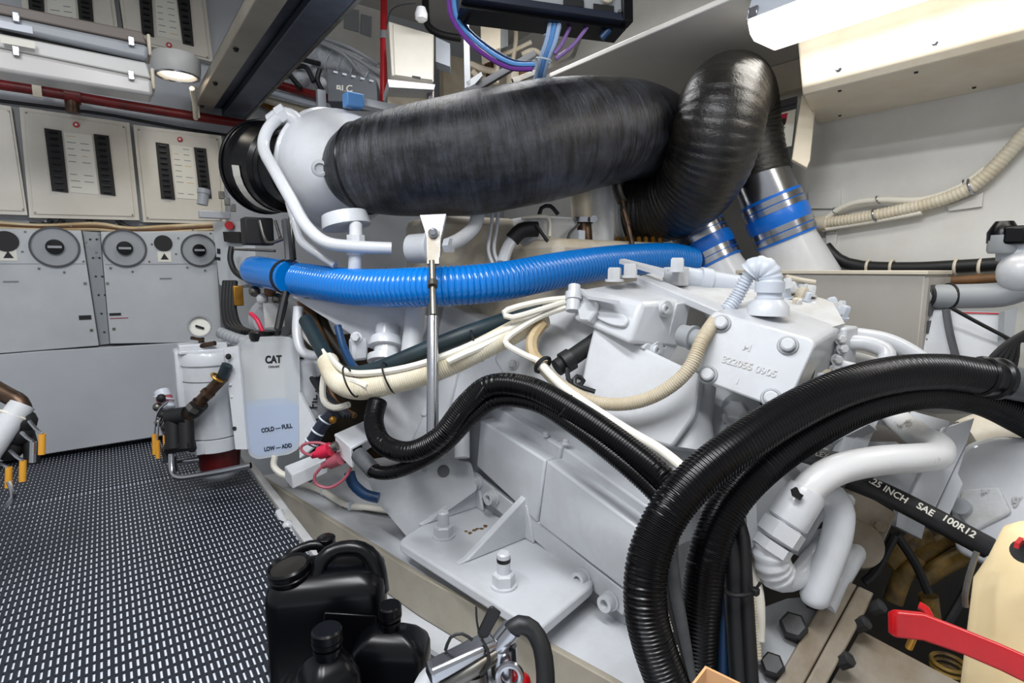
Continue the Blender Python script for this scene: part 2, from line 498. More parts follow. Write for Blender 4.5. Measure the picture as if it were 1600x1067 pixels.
# blue-grey gap posts between the boards
for a, lab in (([(18, 166), (30, 168), (46, 341), (42, 341)], 'grey post between the two left lower switchboards'), ([(202, 193), (209, 195), (224, 347), (218, 346)], 'grey post between the two right lower switchboards'),
               ([(174, -40), (181, -38), (192, 58), (186, 60)], 'grey post between the upper switchboards')):
    o = plate('wall_post', PY(BH - .02), a, .02, 'grey_plastic', vec=(0, .019, 0)); o['label'] = lab; o['category'] = 'post'; o['group'] = 'posts between switchboards'

# ------------------------------------------------------------------ lower cabinets
PC = PY(BH - .10)


def ellipse_disc(pl, x, y, r, off, h, n=28, prof=None):
    c = pl.at(x, y, off)
    return MB().lathe(prof or [(0, r), (h, r)], c, pl.n, n)


def cabinet(label, out, strip, dials, discs, marks, plates):
    t = thing('control_cabinet', label, 'cabinet', 'grey control cabinets')
    plate('body', PC, out, .1, 'cabinet', t, vec=(0, .099, 0), bevel=.003)
    s = plate('control_strip', PC, strip, .004, 'cabinet', t, off=.004, bevel=.001)
    for x, y, r in dials:
        d = ob('rotary_dial', ellipse_disc(PC, x, y, r, .004, .01, prof=[(0, r), (.008, r), (.008, r * .90), (.004, r * .88), (.004, r * .4), (.012, r * .4), (.012, 0.001)]), 'grey_plastic', t)
        c = PC.at(x, y, .004)
        ob('dial_rim', MB().ring(c + PC.n * .008, PC.n, r * .96, .004, 36, 6), 'grey_dark', d)
        ob('dial_knob', MB().lathe([(0, r * .40), (.016, r * .37), (.018, 0.001)], c, PC.n, 24), 'black', d)
        ob('dial_bar', MB().box(c + PC.n * .021, (r * .55, .008, r * .12)), 'grey_plastic', d)
        for k in range(8):
            a = k * math.pi / 4 + .2; q = c + V((math.cos(a), 0, math.sin(a))) * r * 1.28
            ob('screw', MB().lathe([(0, .005), (.003, .004)], q, PC.n, 8), 'steel_dull', s)
    for x, y, r in discs:
        ob('alarm_disc', ellipse_disc(PC, x, y, r, .004, .006), 'black_matt', t)
    for x, y in marks:
        c = PC.at(x, y, .005)
        m = ob('warning_sign', MB().box(c, (.055, .002, .05)), 'paper', t)
        ob('warning_triangle', MB().prism([c + V((-.017, -.0012, -.014)), c + V((.017, -.0012, -.014)), c + V((0, -.0012, .016))], (0, -.0006, 0)), 'ink', m)
    for x, y, a, b, m in plates:
        ob('nameplate', MB().box(PC.at(x, y, .001), (a, .003, b)), m, t)
    return t


cabinet('grey control cabinet at the left edge with one large dial', [(-70, 355), (127, 360), (155, 540), (-60, 557)], [(-60, 359), (126, 364), (134, 412), (-60, 412)],
        [(86, 386, .088)], [(9, 377, .043)], [(13, 398)], [(133, 496, .045, .02, 'black_matt'), (17, 440, .05, .006, 'ink_soft'), (133, 443, .012, .012, 'steel_dull'), (143, 516, .012, .012, 'steel_dull')])
cabinet('grey control cabinet with two dials next to the blue hose end', [(157, 362), (336, 361), (347, 534), (172, 537)], [(160, 365), (332, 363), (338, 412), (164, 413)],
        [(195, 388, .086), (311, 391, .08)], [(255, 380, .038)], [(257, 401)], [(180, 491, .045, .012, 'black_matt'), (186, 497, .07, .004, 'pink'), (259, 435, .05, .006, 'ink_soft'), (168, 443, .012, .012, 'steel_dull'), (178, 514, .012, .012, 'steel_dull')])
o = plate('cabinet_post', PY(BH - .06), [(129, 361), (156, 363), (171, 537), (156, 539)], .05, 'grey_plastic', vec=(0, .059, 0)); o['label'] = 'grey screwed post between the two control cabinets'; o['category'] = 'post'
for i in range(6):
    for q in (0, 10):
        s = ob('screw', MB().lathe([(0, .005), (.003, .004)], PY(BH - .06).at(141 + q + i * 4.4, 374 + i * 29, 0), (0, -1, 0), 8), 'iron', o)
# lower kick panel under the cabinets
plate('wall_kick_panel', PY(BH - .11), [(-70, 560), (60, 549), (290, 535), (360, 530), (360, 660), (246, 682), (50, 713), (-70, 733)], .1, 'bulkhead', vec=(0, .105, 0), bevel=.003)['kind'] = 'structure'

# wiring between boards and cabinets
for i, (dy, r, m, lab) in enumerate([(0, .010, 'beige_dirty', 'upper beige cable of the loom above the control cabinets'), (4, .011, 'kraft', 'brown cable of the loom above the control cabinets'), (8, .009, 'beige_dirty', 'lowest beige cable of the loom above the control cabinets')]):
    pts = [(-40, 345 + dy, 2.30), (60, 350 + dy + (i == 0) * 3, 2.36), (150, 350 + dy, 2.42), (200, 357 + dy * .6, 2.46), (260, 354 + dy, 2.52), (335, 350 + dy, 2.62)]
    o = ob('wall_cable', MB().tube([tuple(PY(BH - .05).at(x, y)) + (r,) for x, y, _ in pts], 8, step=.03), m); o['label'] = lab; o['category'] = 'cable'; o['group'] = 'cables above the control cabinets'
for x0 in (82, 100, 150, 196):
    pts = [(x0 - 2, 343), (x0 - 8, 351), (x0 - 22, 353), (x0 - 36, 350)] if x0 < 140 else [(x0 - 12, 342), (x0 - 6, 350), (x0 + 8, 356), (x0 + 30, 356)]
    o = ob('board_lead', MB().tube([tuple(PY(BH - .035).at(x, y)) + (.011,) for x, y in pts], 8, step=.02), 'rubber')
    o['label'] = {82: 'leftmost black lead under the switchboard with ochre marks', 100: 'second black lead under the switchboard with ochre marks', 150: 'third black lead under the switchboard with ochre marks', 196: 'black lead at the gap between the two right lower switchboards'}[x0]; o['category'] = 'cable'; o['group'] = 'black leads under the switchboards'

# red fire main + thin line under it, along the bulkhead
t = thing('fire_main', 'dark red pipe running along the bulkhead above the switchboards', 'pipe')
ob('pipe', MB().tube([tuple(PY(BH - .12).at(x, y)) + (.022,) for x, y in ((-60, 123), (60, 141), (200, 165), (395, 196))], 12, step=.1), 'red_pipe', t)
ob('coupling', MB().cyl(PY(BH - .12).at(100, 147), PY(BH - .12).at(126, 151), .036), 'red_pipe', t)
ob('drain_cock', MB().cyl(PY(BH - .12).at(112, 156), PY(BH - .12).at(114, 176), .026), 'bronze', t)
ob('hanger', MB().box(PY(BH - .15).at(57, 134), (.03, .01, .09)), 'cream', t)
ob('hanger', MB().box(PY(BH - .15).at(306, 160), (.025, .01, .14)), 'cream', t)
solo('thin_conduit', MB().tube([tuple(PY(BH - .03).at(x, y)) + (.007,) for x, y in ((-60, 150), (100, 170), (180, 181), (280, 200), (360, 212))], 8, step=.1), 'rubber', 'thin black conduit between red pipe and switchboards', 'conduit')

# twin fluorescent fitting, switched off, slung below the deckhead
t = thing('twin_tube_fitting', 'unlit twin fluorescent fitting at upper left', 'light fitting')
FY = PY(2.50)
for k, (up, lo, mid, m1, m2) in enumerate((([(-80, -12), (222, 49)], [(-80, 24), (232, 94)], [(-80, 5), (231, 70)], 'fit_shaded', 'fit_grey'), ([(-80, 36), (228, 97)], [(-80, 98), (240, 150)], [(-80, 58), (237, 123)], 'fit_white', 'lens_off'))):
    a = plate('housing', FY, [up[0], up[1], mid[1], mid[0]], .1, m1, t, bevel=.006, vec=(0, .12, 0))
    b = plate('lens', FY, [mid[0], mid[1], lo[1], lo[0]], .1, m2, t, off=.02, bevel=.012, vec=(0, .12, 0))
    for x in (25, 205):
        u = (x + 80) / 310; c = FY.at(x, mid[0][1] + (mid[1][1] - mid[0][1]) * u, .03)
        ob('clip', MB().box(c, (.018, .012, .03)), 'steel', a, .002)
    ob('end_cap', MB().box((FY.at(*mid[1]) + V((.004, .05, 0))), (.012, .12, .075)), 'cream', t, .006)
plate('dark_gap', FY, [(-80, 22), (222, 92), (222, 100), (-80, 40)], .1, 'black_matt', t, off=-.01, vec=(0, .1, 0))
ob('maker_label', MB().box(FY.at(24, 42, .022), (.085, .002, .022)), 'grey_pale', t)
ob('maker_label', MB().box(FY.at(28, 66, .022), (.085, .002, .022)), 'paper', t)

# round downlight
t = thing('round_downlight', 'round lit downlight beside the overhead steel beam', 'lamp')
c = W(276, 106, 2.35)
ob('body', MB().lathe([(0.05, .085), (.03, .092), (.0, .092), (-.028, .088), (-.034, .086), (-.034, .074), (-.020, .066), (-.020, .001)], c, (0, 0, 1), 32), 'fit_white', t)
ob('rim', MB().ring(c + V((0, 0, -.034)), (0, 0, 1), .081, .006, 32), 'steel', t)
ob('lens', MB().lathe([(0, .062), (-.006, .055), (-.009, .001)], c + V((0, 0, -.022)), (0, 0, 1), 28), 'lamp_on', t)
l = bpy.data.lights.new('downlight', 'SPOT'); l.energy = 6; l.spot_size = R_(140); l.spot_blend = .8; l.shadow_soft_size = .05; l.color = (1, .93, .82)
lo_ = bpy.data.objects.new('downlight', l); COL.objects.link(lo_); lo_.location = c + V((0, 0, -.045))
ob('conduit_drop', MB().tube(tpts([(300, 138, 2.4), (304, 160, 2.5), (306, 185, 2.6)], .011), 8), 'cream', t)

# overhead lifting beam running to the bulkhead
t = thing('overhead_beam', 'grey steel overhead beam running to the bulkhead', 'beam')
ob('flange', MB().box((.455, 2.0, 1.655), (.08, 2.54, .05)), 'steel_beam', t, .004)
ob('web', MB().box((.53, 2.0, 1.74), (.10, 2.53, .14)), 'steel_dark', t)
ob('flange', MB().box((.605, 2.0, 1.65), (.105, 2.53, .03)), 'steel_dark', t, .003)
ob('lip', MB().box((.664, 2.0, 1.66), (.014, 2.53, .055)), 'steel_dull', t, .003)
for y in (2.25, 2.7, 3.1):
    ob('bolt', MB().bolt((.44, y, 1.63), (0, 0, -1), .008, .008), 'iron', t)

# ================================================================== DECKHEAD CLUTTER (top centre)
PK = PY(BH - .02)
# pale wall plate with two square hatches behind the red riser
t = thing('hatch_board', 'white board with two grey square patches high on the bulkhead', 'board')
plate('board', PY(BH - .015), [(520, -30), (596, -30), (597, 100), (560, 82), (505, 58), (530, 20)], .01, 'hull', t)
plate('patch', PY(BH - .02), [(538, 12), (561, 16), (561, 50), (538, 44)], .006, 'grey_plastic', t, off=.004)
plate('patch', PY(BH - .02), [(565, 22), (581, 26), (580, 58), (564, 52)], .006, 'grey_plastic', t, off=.004)

t = thing('insulated_pipe', 'white insulated pipe with ties behind the grey relay box', 'pipe')
ob('lagging', MB().tube(tpts([(470, 70, 2.85, .055), (490, 85, 2.85, .06), (530, 95, 2.85, .062), (570, 110, 2.85, .058), (592, 125, 2.85, .05), (598, 150, 2.86, .045)]), 18), 'insulation', t)
for x, y in ((490, 78), (520, 90), (540, 94), (560, 103), (580, 116)):
    ob('cable_tie', MB().ring(W(x, y + 6, 2.85), W(x + 20, y + 14, 2.85) - W(x, y, 2.85), .064, .004, 20, 6), 'tie', t)
for i, (a, b, c) in enumerate((((480, 52), (540, 72), (590, 100)), ((485, 60), (535, 84), (560, 112)), ((500, 62), (550, 88), (596, 118)))):
    o = ob('cable', MB().tube(tpts([(a[0], a[1], 2.76), (b[0], b[1], 2.74), (c[0], c[1], 2.78)], .009), 8), 'grey_plastic')
    o['label'] = ['topmost', 'middle', 'lowest'][i] + ' grey cable draped over the white insulated pipe'; o['category'] = 'cable'; o['group'] = 'cables over the insulated pipe'

t = thing('relay_box', 'dark grey relay box in front of the insulated pipe', 'box')
PG = P3((512, 108, 2.62), (588, 126, 2.62), (512, 150, 2.60))
plate('case', PG, [(510, 106), (588, 124), (590, 160), (512, 158)], .08, 'grey_box', t, bevel=.004)
c = PG.at(538, 139, .001)
text('lettering', 'BLC', c, RT, UP, .045, 'paper', t)
for i in range(5): ob('terminal', MB().box(PG.at(524 + i * 14, 113 + i * 3.4, .002), (.02, .01, .009)), 'grey_pale', t)

t = thing('valve_cluster', 'knot of white valves and black hoses beside the steel beam', 'valve')
for i, (x, y, r) in enumerate(((445, 112, .04), (470, 122, .05), (495, 116, .03), (500, 130, .035), (478, 100, .03), (455, 95, .028))):
    ob('valve_body', MB().ball(W(x, y, 2.75 + .02 * (i % 3)), (r, r, r * .9), 14), 'insulation', t)
for i, pts in enumerate((((440, 100), (455, 120), (470, 138)), ((460, 105), (478, 105), (490, 128)), ((452, 84), (470, 92), (500, 100)), ((500, 108), (496, 125), (505, 145)))):
    ob('hose', MB().tube(tpts([(x, y, 2.70) for x, y in pts], .012), 8), 'rubber', t)
t = thing('pipe_rail', 'red pipe with white brackets under the valve knot', 'pipe')
ob('pipe', MB().tube(tpts([(420, 128, 2.75), (470, 143, 2.75), (530, 158, 2.72)], .022), 12, step=.1), 'red_pipe', t)
ob('rail', MB().tube(tpts([(415, 142, 2.78), (460, 154, 2.78), (500, 164, 2.78)], .018), 10, step=.1), 'grey_pale', t)
ob('rail', MB().tube(tpts([(400, 150, 2.84), (450, 166, 2.84), (500, 178, 2.84)], .02), 10, step=.1), 'cream', t)
ob('bracket', MB().box(W(502, 158, 2.68), (.04, .03, .10)), 'grey_pale', t, .002)
t = thing('brass_pipes', 'brass coloured pipework in the gap under the beam end', 'pipe')
for i in range(4): ob('pipe', MB().tube(tpts([(385 + i * 14, 150 + i * 7, 2.95), (420 + i * 14, 165 + i * 6, 2.9), (450 + i * 14, 185 + i * 5, 2.9)], .016), 8), 'brass', t)

t = thing('red_riser', 'red vertical pipe between pale wall and white cabinet', 'pipe')
ob('pipe', MB().cyl(W(600, -40, 2.75), W(599, 160, 2.75), .017), 'red', t)
ob('coupling', MB().cyl(W(600, 50, 2.75), W(600, 62, 2.75), .021), 'grey_plastic', t)

t = thing('wall_cabinet', 'white wall cabinet with small black plate beside red riser', 'cabinet')
PW = P3((615, 37, 2.55), (678, 54, 2.62), (615, 120, 2.52))
plate('body', PW, [(607, 33), (678, 54), (678, 128), (612, 118)], .10, 'panel_cream', t, bevel=.004)
plate('door', PW, [(614, 37), (676, 56), (676, 125), (617, 117)], .01, 'panel_cream', t, off=.008, bevel=.002)
plate('name_plate', PW, [(644, 118), (657, 120), (657, 124), (644, 121)], .001, 'black_matt', t, off=.01)
t = thing('shelf_unit', 'white bracket shelf under the wall cabinet', 'shelf')
plate('shelf', PW, [(606, 124), (680, 132), (678, 140), (608, 136)], .14, 'engine', t, off=.03)
plate('backplate', PW, [(606, 134), (678, 140), (678, 165), (606, 165)], .02, 'warm_white', t, off=-.05)
plate('bracket', PW, [(668, 136), (676, 138), (676, 160), (670, 160)], .02, 'grey_dark', t, off=.0)
o = plate('junction_box', P3((684, 60, 2.75), (702, 66, 2.75), (684, 130, 2.72)), [(681, 58), (703, 68), (703, 104), (681, 96)], .06, 'grey_pale'); o['label'] = 'small grey junction box right of the wall cabinet'; o['category'] = 'box'
solo('black_pipe', MB().tube(tpts([(664, -20, 2.8), (666, 28, 2.8), (672, 44, 2.8), (690, 54, 2.8), (720, 60, 2.82)], .018), 10), 'black_matt', 'black bent pipe above the wall cabinet', 'pipe')
t = thing('ceiling_plug', 'clear plastic plug on a thin wire at the top edge', 'plug')
ob('shell', MB().lathe([(0, .02), (.03, .03), (.05, .028), (.06, .015)], W(658, 12, 2.5), (0, 0, -1), 14), 'glass', t)
ob('wire', MB().tube(tpts([(650, 5, 2.5), (625, 8, 2.55), (610, 18, 2.6), (604, 40, 2.65)], .003), 6), 'grey_dark', t)
# far equipment seen through the gap under the hanging panel
t = thing('breaker_box', 'pale box with scribbled mark behind the blue cable bundle', 'box')
plate('case', P3((752, 18, 2.75), (782, 22, 2.75), (752, 85, 2.72)), [(750, 14), (782, 22), (782, 74), (752, 86)], .08, 'cream', t, bevel=.003)
plate('side', P3((782, 22, 2.75), (795, 18, 2.85), (782, 76, 2.75)), [(782, 22), (794, 20), (794, 72), (782, 76)], .01, 'grey_plastic', t)
t = thing('far_pipework', 'tangle of cream pipes and brackets in the recess beside the deckhead', 'pipe')
for i, pts in enumerate((((803, 20), (806, 60), (800, 100)), ((735, 100), (755, 108), (775, 112)), ((770, 88), (800, 80), (830, 66)), ((775, 130), (776, 100), (778, 90)), ((815, 85), (832, 78), (845, 84)), ((738, 112), (745, 120), (742, 130)))):
    ob('pipe', MB().tube(tpts([(x, y, 2.9) for x, y in pts], .012 + .004 * (i % 2)), 8), 'cream' if i % 2 else 'warm_white', t)
for i in range(6): ob('bracket', MB().box(W(750 + i * 17, 120 - (i % 3) * 12, 2.95), (.05, .05, .07 + .03 * (i % 2))), ('warm_white', 'kraft', 'grey_plastic')[i % 3], t, .004)
ob('backing', MB().box((2.03, 3.1, 1.9), (.55, .05, .5)), 'warm_white', t)
t = thing('angle_hanger', 'white angle frame hanging beside the purple cable loop', 'frame')
plate('upright', P3((722, 0, 2.3), (732, 0, 2.3), (724, 140, 2.3)), [(723, -20), (731, -20), (735, 134), (726, 138)], .02, 'engine', t)
plate('foot', P3((722, 0, 2.3), (732, 0, 2.3), (724, 140, 2.3)), [(728, 128), (752, 112), (754, 118), (734, 140)], .02, 'engine', t)
solo('cable_tray', MB().prism([W(715, 146, 2.25), W(835, 78, 2.5), W(838, 86, 2.5), W(720, 156, 2.25)], (.02, .02, 0)), 'grey_dark', 'dark sloping tray behind the wrapped exhaust duct', 'tray')
solo('cable_tray', MB().prism([W(800, 122, 2.3), W(890, 88, 2.5), W(896, 80, 2.5), W(905, 58, 2.6), W(909, 60, 2.6), W(898, 90, 2.5), W(804, 130, 2.3)], (.01, .02, 0)), 'steel_dull', 'thin steel rail curving up beside the deckhead panel', 'rail')

# hanging control panel with blue and purple cables
t = thing('hanging_panel', 'black framed control panel hanging from the deckhead, cables below', 'control panel')
PN = P3((735, 5, 1.62), (975, 40, 1.72), (975, -60, 1.70))
plate('face', PN, [(725, -80), (972, -75), (972, 22), (725, -16)], .012, 'grey_plastic', t, off=-.004)
plate('frame_bottom', PN, [(725, -16), (972, 20), (975, 32), (722, -4)], .05, 'navy', t, off=.012, bevel=.003)
plate('frame_side', PN, [(972, -80), (988, -80), (990, 34), (974, 32)], .05, 'black', t, off=.012, bevel=.003)
plate('underside', PN, [(722, -4), (975, 32), (978, 46), (718, 12)], .10, 'black', t, off=-.02)
for x, y, w_, s in ((896, 4, 26, 'ALARM'), (943, 13, 26, 'HORN')):
    c = PN.at(x, y, .002)
    d = ob('label_plate', MB().prism([PN.at(x - 16, y - 7, 0.001), PN.at(x + 16, y - 3, 0.001), PN.at(x + 16, y + 8, 0.001), PN.at(x - 16, y + 4, .001)], PN.n * .003), 'black_matt', t)
ob('push_button', MB().lathe([(0, .022), (.012, .022), (.016, .018), (.016, .001)], PN.at(947, -5, 0), PN.n, 20), 'cream', t)
ob('screw', MB().lathe([(0, .006), (.004, .005)], PN.at(968, 18, .0), PN.n, 10), 'steel', t)
ob('gland', MB().cyl(W(952, 46, 1.75), W(940, 60, 1.76), .012), 'blue_dark', t)
t = thing('blue_cable_bundle', 'pale blue cable bundle hanging from the control panel to the duct', 'cable bundle')
for i in range(9):
    a = i % 3 - 1; b = i // 3 - 1
    ob('cable', MB().tube(tpts([(872 + a * 7 + b * 2, 14, 1.72 + b * .01), (862 + a * 7, 60, 1.74 + b * .01), (850 + a * 6, 95, 1.78 + b * .01), (840 + a * 6, 135, 1.86 + b * .01)], .0075), 8), ('cable_pale', 'cable_blue', 'cable_pale')[i % 3], t)
for y, x in ((58, 862), (94, 850)):
    ob('cable_tie', MB().ring(W(x, y, 1.75), W(x - 4, y + 20, 1.76) - W(x, y, 1.75), .026, .0025, 20, 6), 'tie', t)
for i, (m, pts) in enumerate((('cable_purple', ((700, -10), (704, 22), (716, 45), (740, 72), (770, 94), (800, 107), (832, 108))), ('cable_blue', ((709, -10), (712, 22), (724, 45), (748, 68), (776, 88), (804, 100), (836, 101))),
                              ('cable_lilac', ((703, -10), (708, 24), (720, 48), (744, 73), (772, 93), (802, 104), (834, 105))), ('blue_dark', ((714, -10), (718, 20), (730, 44), (754, 66), (780, 84), (806, 96), (836, 98))))):
    o = ob('looped_cable', MB().tube(tpts([(x, y, 1.7 + .01 * i) for x, y in pts], .007 if i < 2 else .005), 8), m)
    o['label'] = ['purple cable, outermost of the loop under the hanging panel', 'light blue cable in the loop under the hanging panel', 'lilac cable in the loop under the hanging panel', 'dark blue cable, innermost of the loop under the hanging panel'][i]; o['category'] = 'cable'; o['group'] = 'looped cables'
for i, pts in enumerate((((896, 28), (888, 48), (876, 72), (866, 84)), ((922, 35), (912, 50), (894, 72), (868, 92)))):
    o = ob('branch_cable', MB().tube(tpts([(x, y, 1.74) for x, y in pts], .006), 8), 'cable_lilac')
    o['label'] = ['inner', 'outer'][i] + ' of two lilac cables joining the blue bundle from the right'; o['category'] = 'cable'; o['group'] = 'lilac branch cables'

# housings and lenses made up for the unseen overhead fill lamps
for x, y, lab in ((.15, .30, 'added unseen fill light overhead between walkway and engine'), (-.55, .9, 'added unseen fill light overhead on the far side of the walkway'), (1.2, 1.95, 'added unseen fill light overhead above the wrapped duct')):
    sx, sy = ((.18, 1.25) if x < 1 else (1.25, .18))
    t = thing('added_fill_fitting', lab, 'light fitting', 'added overhead fill lights')
    ob('housing', MB().box((x, y, 2.27), (sx, sy, .20)), 'grey_pale', t, .01)
    ob('lens', MB().box((x, y, 2.155), (sx - .02, sy - .02, .028)), 'lens_on', t, .008)

# ================================================================== HULL SIDE (right)
# fluorescent fitting, lit
t = thing('tube_fitting', 'lit fluorescent fitting under the soffit at upper right', 'light fitting')
prof = [(1.655, 1.612), (1.675, 1.575), (1.70, 1.56), (1.82, 1.56), (1.845, 1.575), (1.865, 1.612)]
ob('lens', MB().prism([V((x, 1.02, z)) for x, z in prof], (0, -1.55, 0)), 'lens_on', t, .006)
ob('housing', MB().prism([V((x, 1.02, z)) for x, z in ((1.655, 1.614), (1.68, 1.688), (1.84, 1.688), (1.865, 1.614))], (0, -1.55, 0)), 'grey_pale', t)
for y in (1.0, .55): ob('clip', MB().box((1.658, y, 1.63), (.01, .03, .03)), 'steel', t, .002)
# cable trunk
t = thing('boxed_duct', 'white boxed duct along the hull beside the lit fitting', 'duct')
ob('casing', MB().prism([V((1.90, 1.06, 1.69)), V((1.90, .95, 1.47)), V((1.905, .945, 1.445)), V((1.93, .965, 1.427)), V((2.35, 1.12, 1.427)), V((2.35, 1.12, 1.69))], (0, 0, 0)) if 0 else
   MB().add([(1.905, 1.0, 1.69), (1.905, .96, 1.45), (1.93, .97, 1.427), (2.349, 1.115, 1.427), (2.349, 1.115, 1.69), (1.905, -1.4, 1.69), (1.905, -1.4, 1.45), (1.93, -1.4, 1.427), (2.349, -1.4, 1.427), (2.349, -1.4, 1.69)],
            [(0, 1, 2, 3, 4), (9, 8, 7, 6, 5), (0, 5, 6, 1), (1, 6, 7, 2), (2, 7, 8, 3), (3, 8, 9, 4), (4, 9, 5, 0)]), 'cream', t, .006)
for y in (.85, .6, .33): ob('bolt', MB().bolt((1.905, y, 1.475), (-1, 0, 0), .008, .007), 'steel', t)
for y in (.87, .66, .40): ob('screw', MB().lathe([(0, .006), (.004, .005)], (1.97, y, 1.427), (0, 0, -1), 10), 'iron', t)
for y in (1.0, .6): ob('screw', MB().lathe([(0, .006), (.004, .005)], (2.28, y, 1.427), (0, 0, -1), 10), 'iron', t)
# instrument locker
t = thing('instrument_locker', 'cream instrument locker with dark red display under the soffit', 'locker')
PI_ = P3((1207, 165, 2.1), (1250, 150, 2.1), (1207, 235, 2.08))
plate('case', PI_, [(1200, 170), (1246, 152), (1238, 262), (1195, 255)], .12, 'grey_dark', t)
plate('front', PI_, [(1207, 180), (1244, 170), (1237, 228), (1207, 232)], .01, 'paper', t, off=.008)
plate('display', PI_, [(1210, 182), (1231, 176), (1228, 192), (1218, 203), (1211, 196)], .004, 'screen_red', t, off=.012)
plate('keypad', PI_, [(1211, 190), (1229, 184), (1226, 197), (1218, 204), (1212, 199)], .004, 'black_matt', t, off=.014)
for i in range(4): ob('key', MB().ball(PI_.at(1214 + i * 4, 194 + (i % 2) * 3, .016), .004, 8), 'paper', t)
plate('door', P3((1255, 147, 2.02), (1275, 162, 2.0), (1238, 250, 2.0)), [(1253, 147), (1275, 163), (1266, 250), (1261, 262), (1237, 249)], .02, 'cream', t, bevel=.003)
plate('louvre', PI_, [(1200, 162), (1246, 150), (1246, 160), (1200, 174)], .01, 'grey_dark', t, off=.006)
# wall plates
for pts, lab in (([(1262, 300), (1313, 297), (1313, 322), (1300, 326), (1262, 326)], 'white mounting plate beside the blue hose sleeve'), ([(1478, 322), (1536, 300), (1534, 323), (1482, 330)], 'white mounting plate under the right end of the conduit'),
                 ([(1290, 362), (1308, 360), (1304, 392), (1290, 392)], 'small white plate below the conduit ends')):
    o = plate('mounting_plate', PX(2.338), pts, .012, 'hull', vec=(.011, 0, 0), bevel=.002); o['label'] = lab; o['category'] = 'plate'; o['group'] = 'plates on the hull'
PHw = PX(2.31)
def hull_tube(pts, r, off=0.0): return [tuple(PX(2.31 - off).at(x, y)) + (r,) for x, y in pts]
t = thing('hull_conduit', 'thick cream ribbed conduit sweeping up the hull', 'conduit')
ob('pipe', MB().tube(hull_tube([(1272, 350), (1330, 343), (1400, 330), (1470, 312), (1520, 290), (1560, 255), (1590, 222), (1640, 170)], .022, .0), 14, (.012, .0018), .03), 'beige', t)
for x, y in ((1368, 336), (1517, 291)): ob('clip', MB().ring(PHw.at(x, y), PHw.at(x + 12, y - 4) - PHw.at(x, y), .025, .004, 18, 6), 'steel', t)
ob('end_fitting', MB().cyl(PHw.at(1268, 351), PHw.at(1292, 348), .03), 'cream', t)
t = thing('hull_cable', 'thin white cable arching above the thick hull conduit', 'cable')
ob('cable', MB().tube(hull_tube([(1290, 342), (1305, 330), (1330, 318), (1372, 312), (1440, 312), (1500, 292), (1540, 262)], .011), 10, step=.03), 'cable_white', t)
for x, y in ((1305, 330), (1372, 312), (1508, 287)): ob('clip', MB().ring(PHw.at(x, y), PHw.at(x + 12, y - 5) - PHw.at(x, y), .014, .003, 14, 6), 'steel', t)
solo('hull_cable', MB().tube(hull_tube([(1285, 359), (1320, 353), (1380, 343), (1440, 332)], .009), 10, step=.03), 'cable_white', 'lower white cable tucked under the thick hull conduit', 'cable')
t = thing('hull_hose', 'black hose running level along the hull with white clips', 'hose')
ob('hose', MB().tube(hull_tube([(1290, 385), (1310, 405), (1345, 416), (1420, 419), (1500, 416), (1600, 410)], .022), 12, step=.03), 'rubber', t)
for x in (1357, 1394, 1494, 1532): ob('clip', MB().ring(PHw.at(x, 417), PHw.at(x + 12, 417) - PHw.at(x, 417), .024, .005, 16, 6), 'cream', t)
solo('hull_hose', MB().tube(hull_tube([(1455, 440), (1500, 438), (1600, 432)], .016, .02), 10, step=.05), 'kraft', 'brown hose below the level black hose on the hull', 'hose')

# ventilated grey box
t = thing('battery_box', 'flat grey metal box with louvred end behind the engine', 'box')
B0 = PX(1.90)
a, b, c = B0.at(1446, 428), B0.at(1180, 428), B0.at(1425, 600)
ob('casing', MB().box((2.0, (a.y + 1.15) / 2, (a.z - .375) / 2), (.2, 1.15 - a.y, a.z + .375)), 'tan_panel', t, .004)
ob('lid_rim', MB().box((2.0, (a.y + 1.15) / 2, a.z + .004), (.215, 1.165 - a.y, .012)), 'cream', t, .002)
e = ob('louvred_end', MB().box((2.0, a.y - .004, (a.z + .35) / 2), (.19, .008, a.z - .37)), 'tan_panel', t)
for i in range(7): ob('louvre', MB().box((1.985, a.y - .010, a.z - .05 - i * .052), (.12, .006, .036)), 'grey_dark', e)

# exhaust riser sleeves
def sleeve(name, label, p, D, r, grp):
    t = thing(name, label, 'pipe', grp)
    P = [W(x, y, d) for x, y, d in p]; ax = (P[-1] - P[0]).normalized()
    def seg(nm, u0, u1, rr, m, par=t): return ob(nm, MB().lathe([(0, rr), ((P[-1] - P[0]).length * (u1 - u0), rr)], P[0] + (P[-1] - P[0]) * u0, ax, 36), m, par)
    L = (P[-1] - P[0]).length
    seg('steel_cuff', 0, .38, r, 'steel')
    s = ob('silicone_sleeve', MB().lathe([(L * .28, r * 1.03), (L * .285, r * 1.06), (L * .44, r * 1.06), (L * .48, r * 1.10), (L * .56, r * 1.10), (L * .60, r * 1.06), (L * .77, r * 1.06), (L * .775, r * 1.02)], P[0], ax, 36), 'blue_sleeve', t)
    for u in (.345, .42, .64, .715):
        b = ob('hose_clamp', MB().lathe([(-.011, r * 1.06), (-.011, r * 1.085), (.011, r * 1.085), (.011, r * 1.06)], P[0] + ax * L * u, ax, 36, cap=False), 'steel', s)
        n = (CAM - P[0]); n = (n - ax * n.dot(ax)).normalized()
    ob('riser', MB().lathe([(L * .70, r), (L * .8, r * 1.0), (L * 1.25, r * 1.25), (L * 1.9, r * 1.35)], P[0], ax, 36), 'engine', t)
    return t


sleeve('exhaust_riser', 'white exhaust riser with bright blue sleeve by the hull', ((1187, 272, 2.12), (1241, 405, 2.12)), 2.12, .106, 'exhaust risers')
sleeve('exhaust_riser', 'white exhaust riser with blue sleeve half hidden by the elbow', ((1072, 325, 2.22), (1132, 440, 2.18)), 2.2, .10, 'exhaust risers')

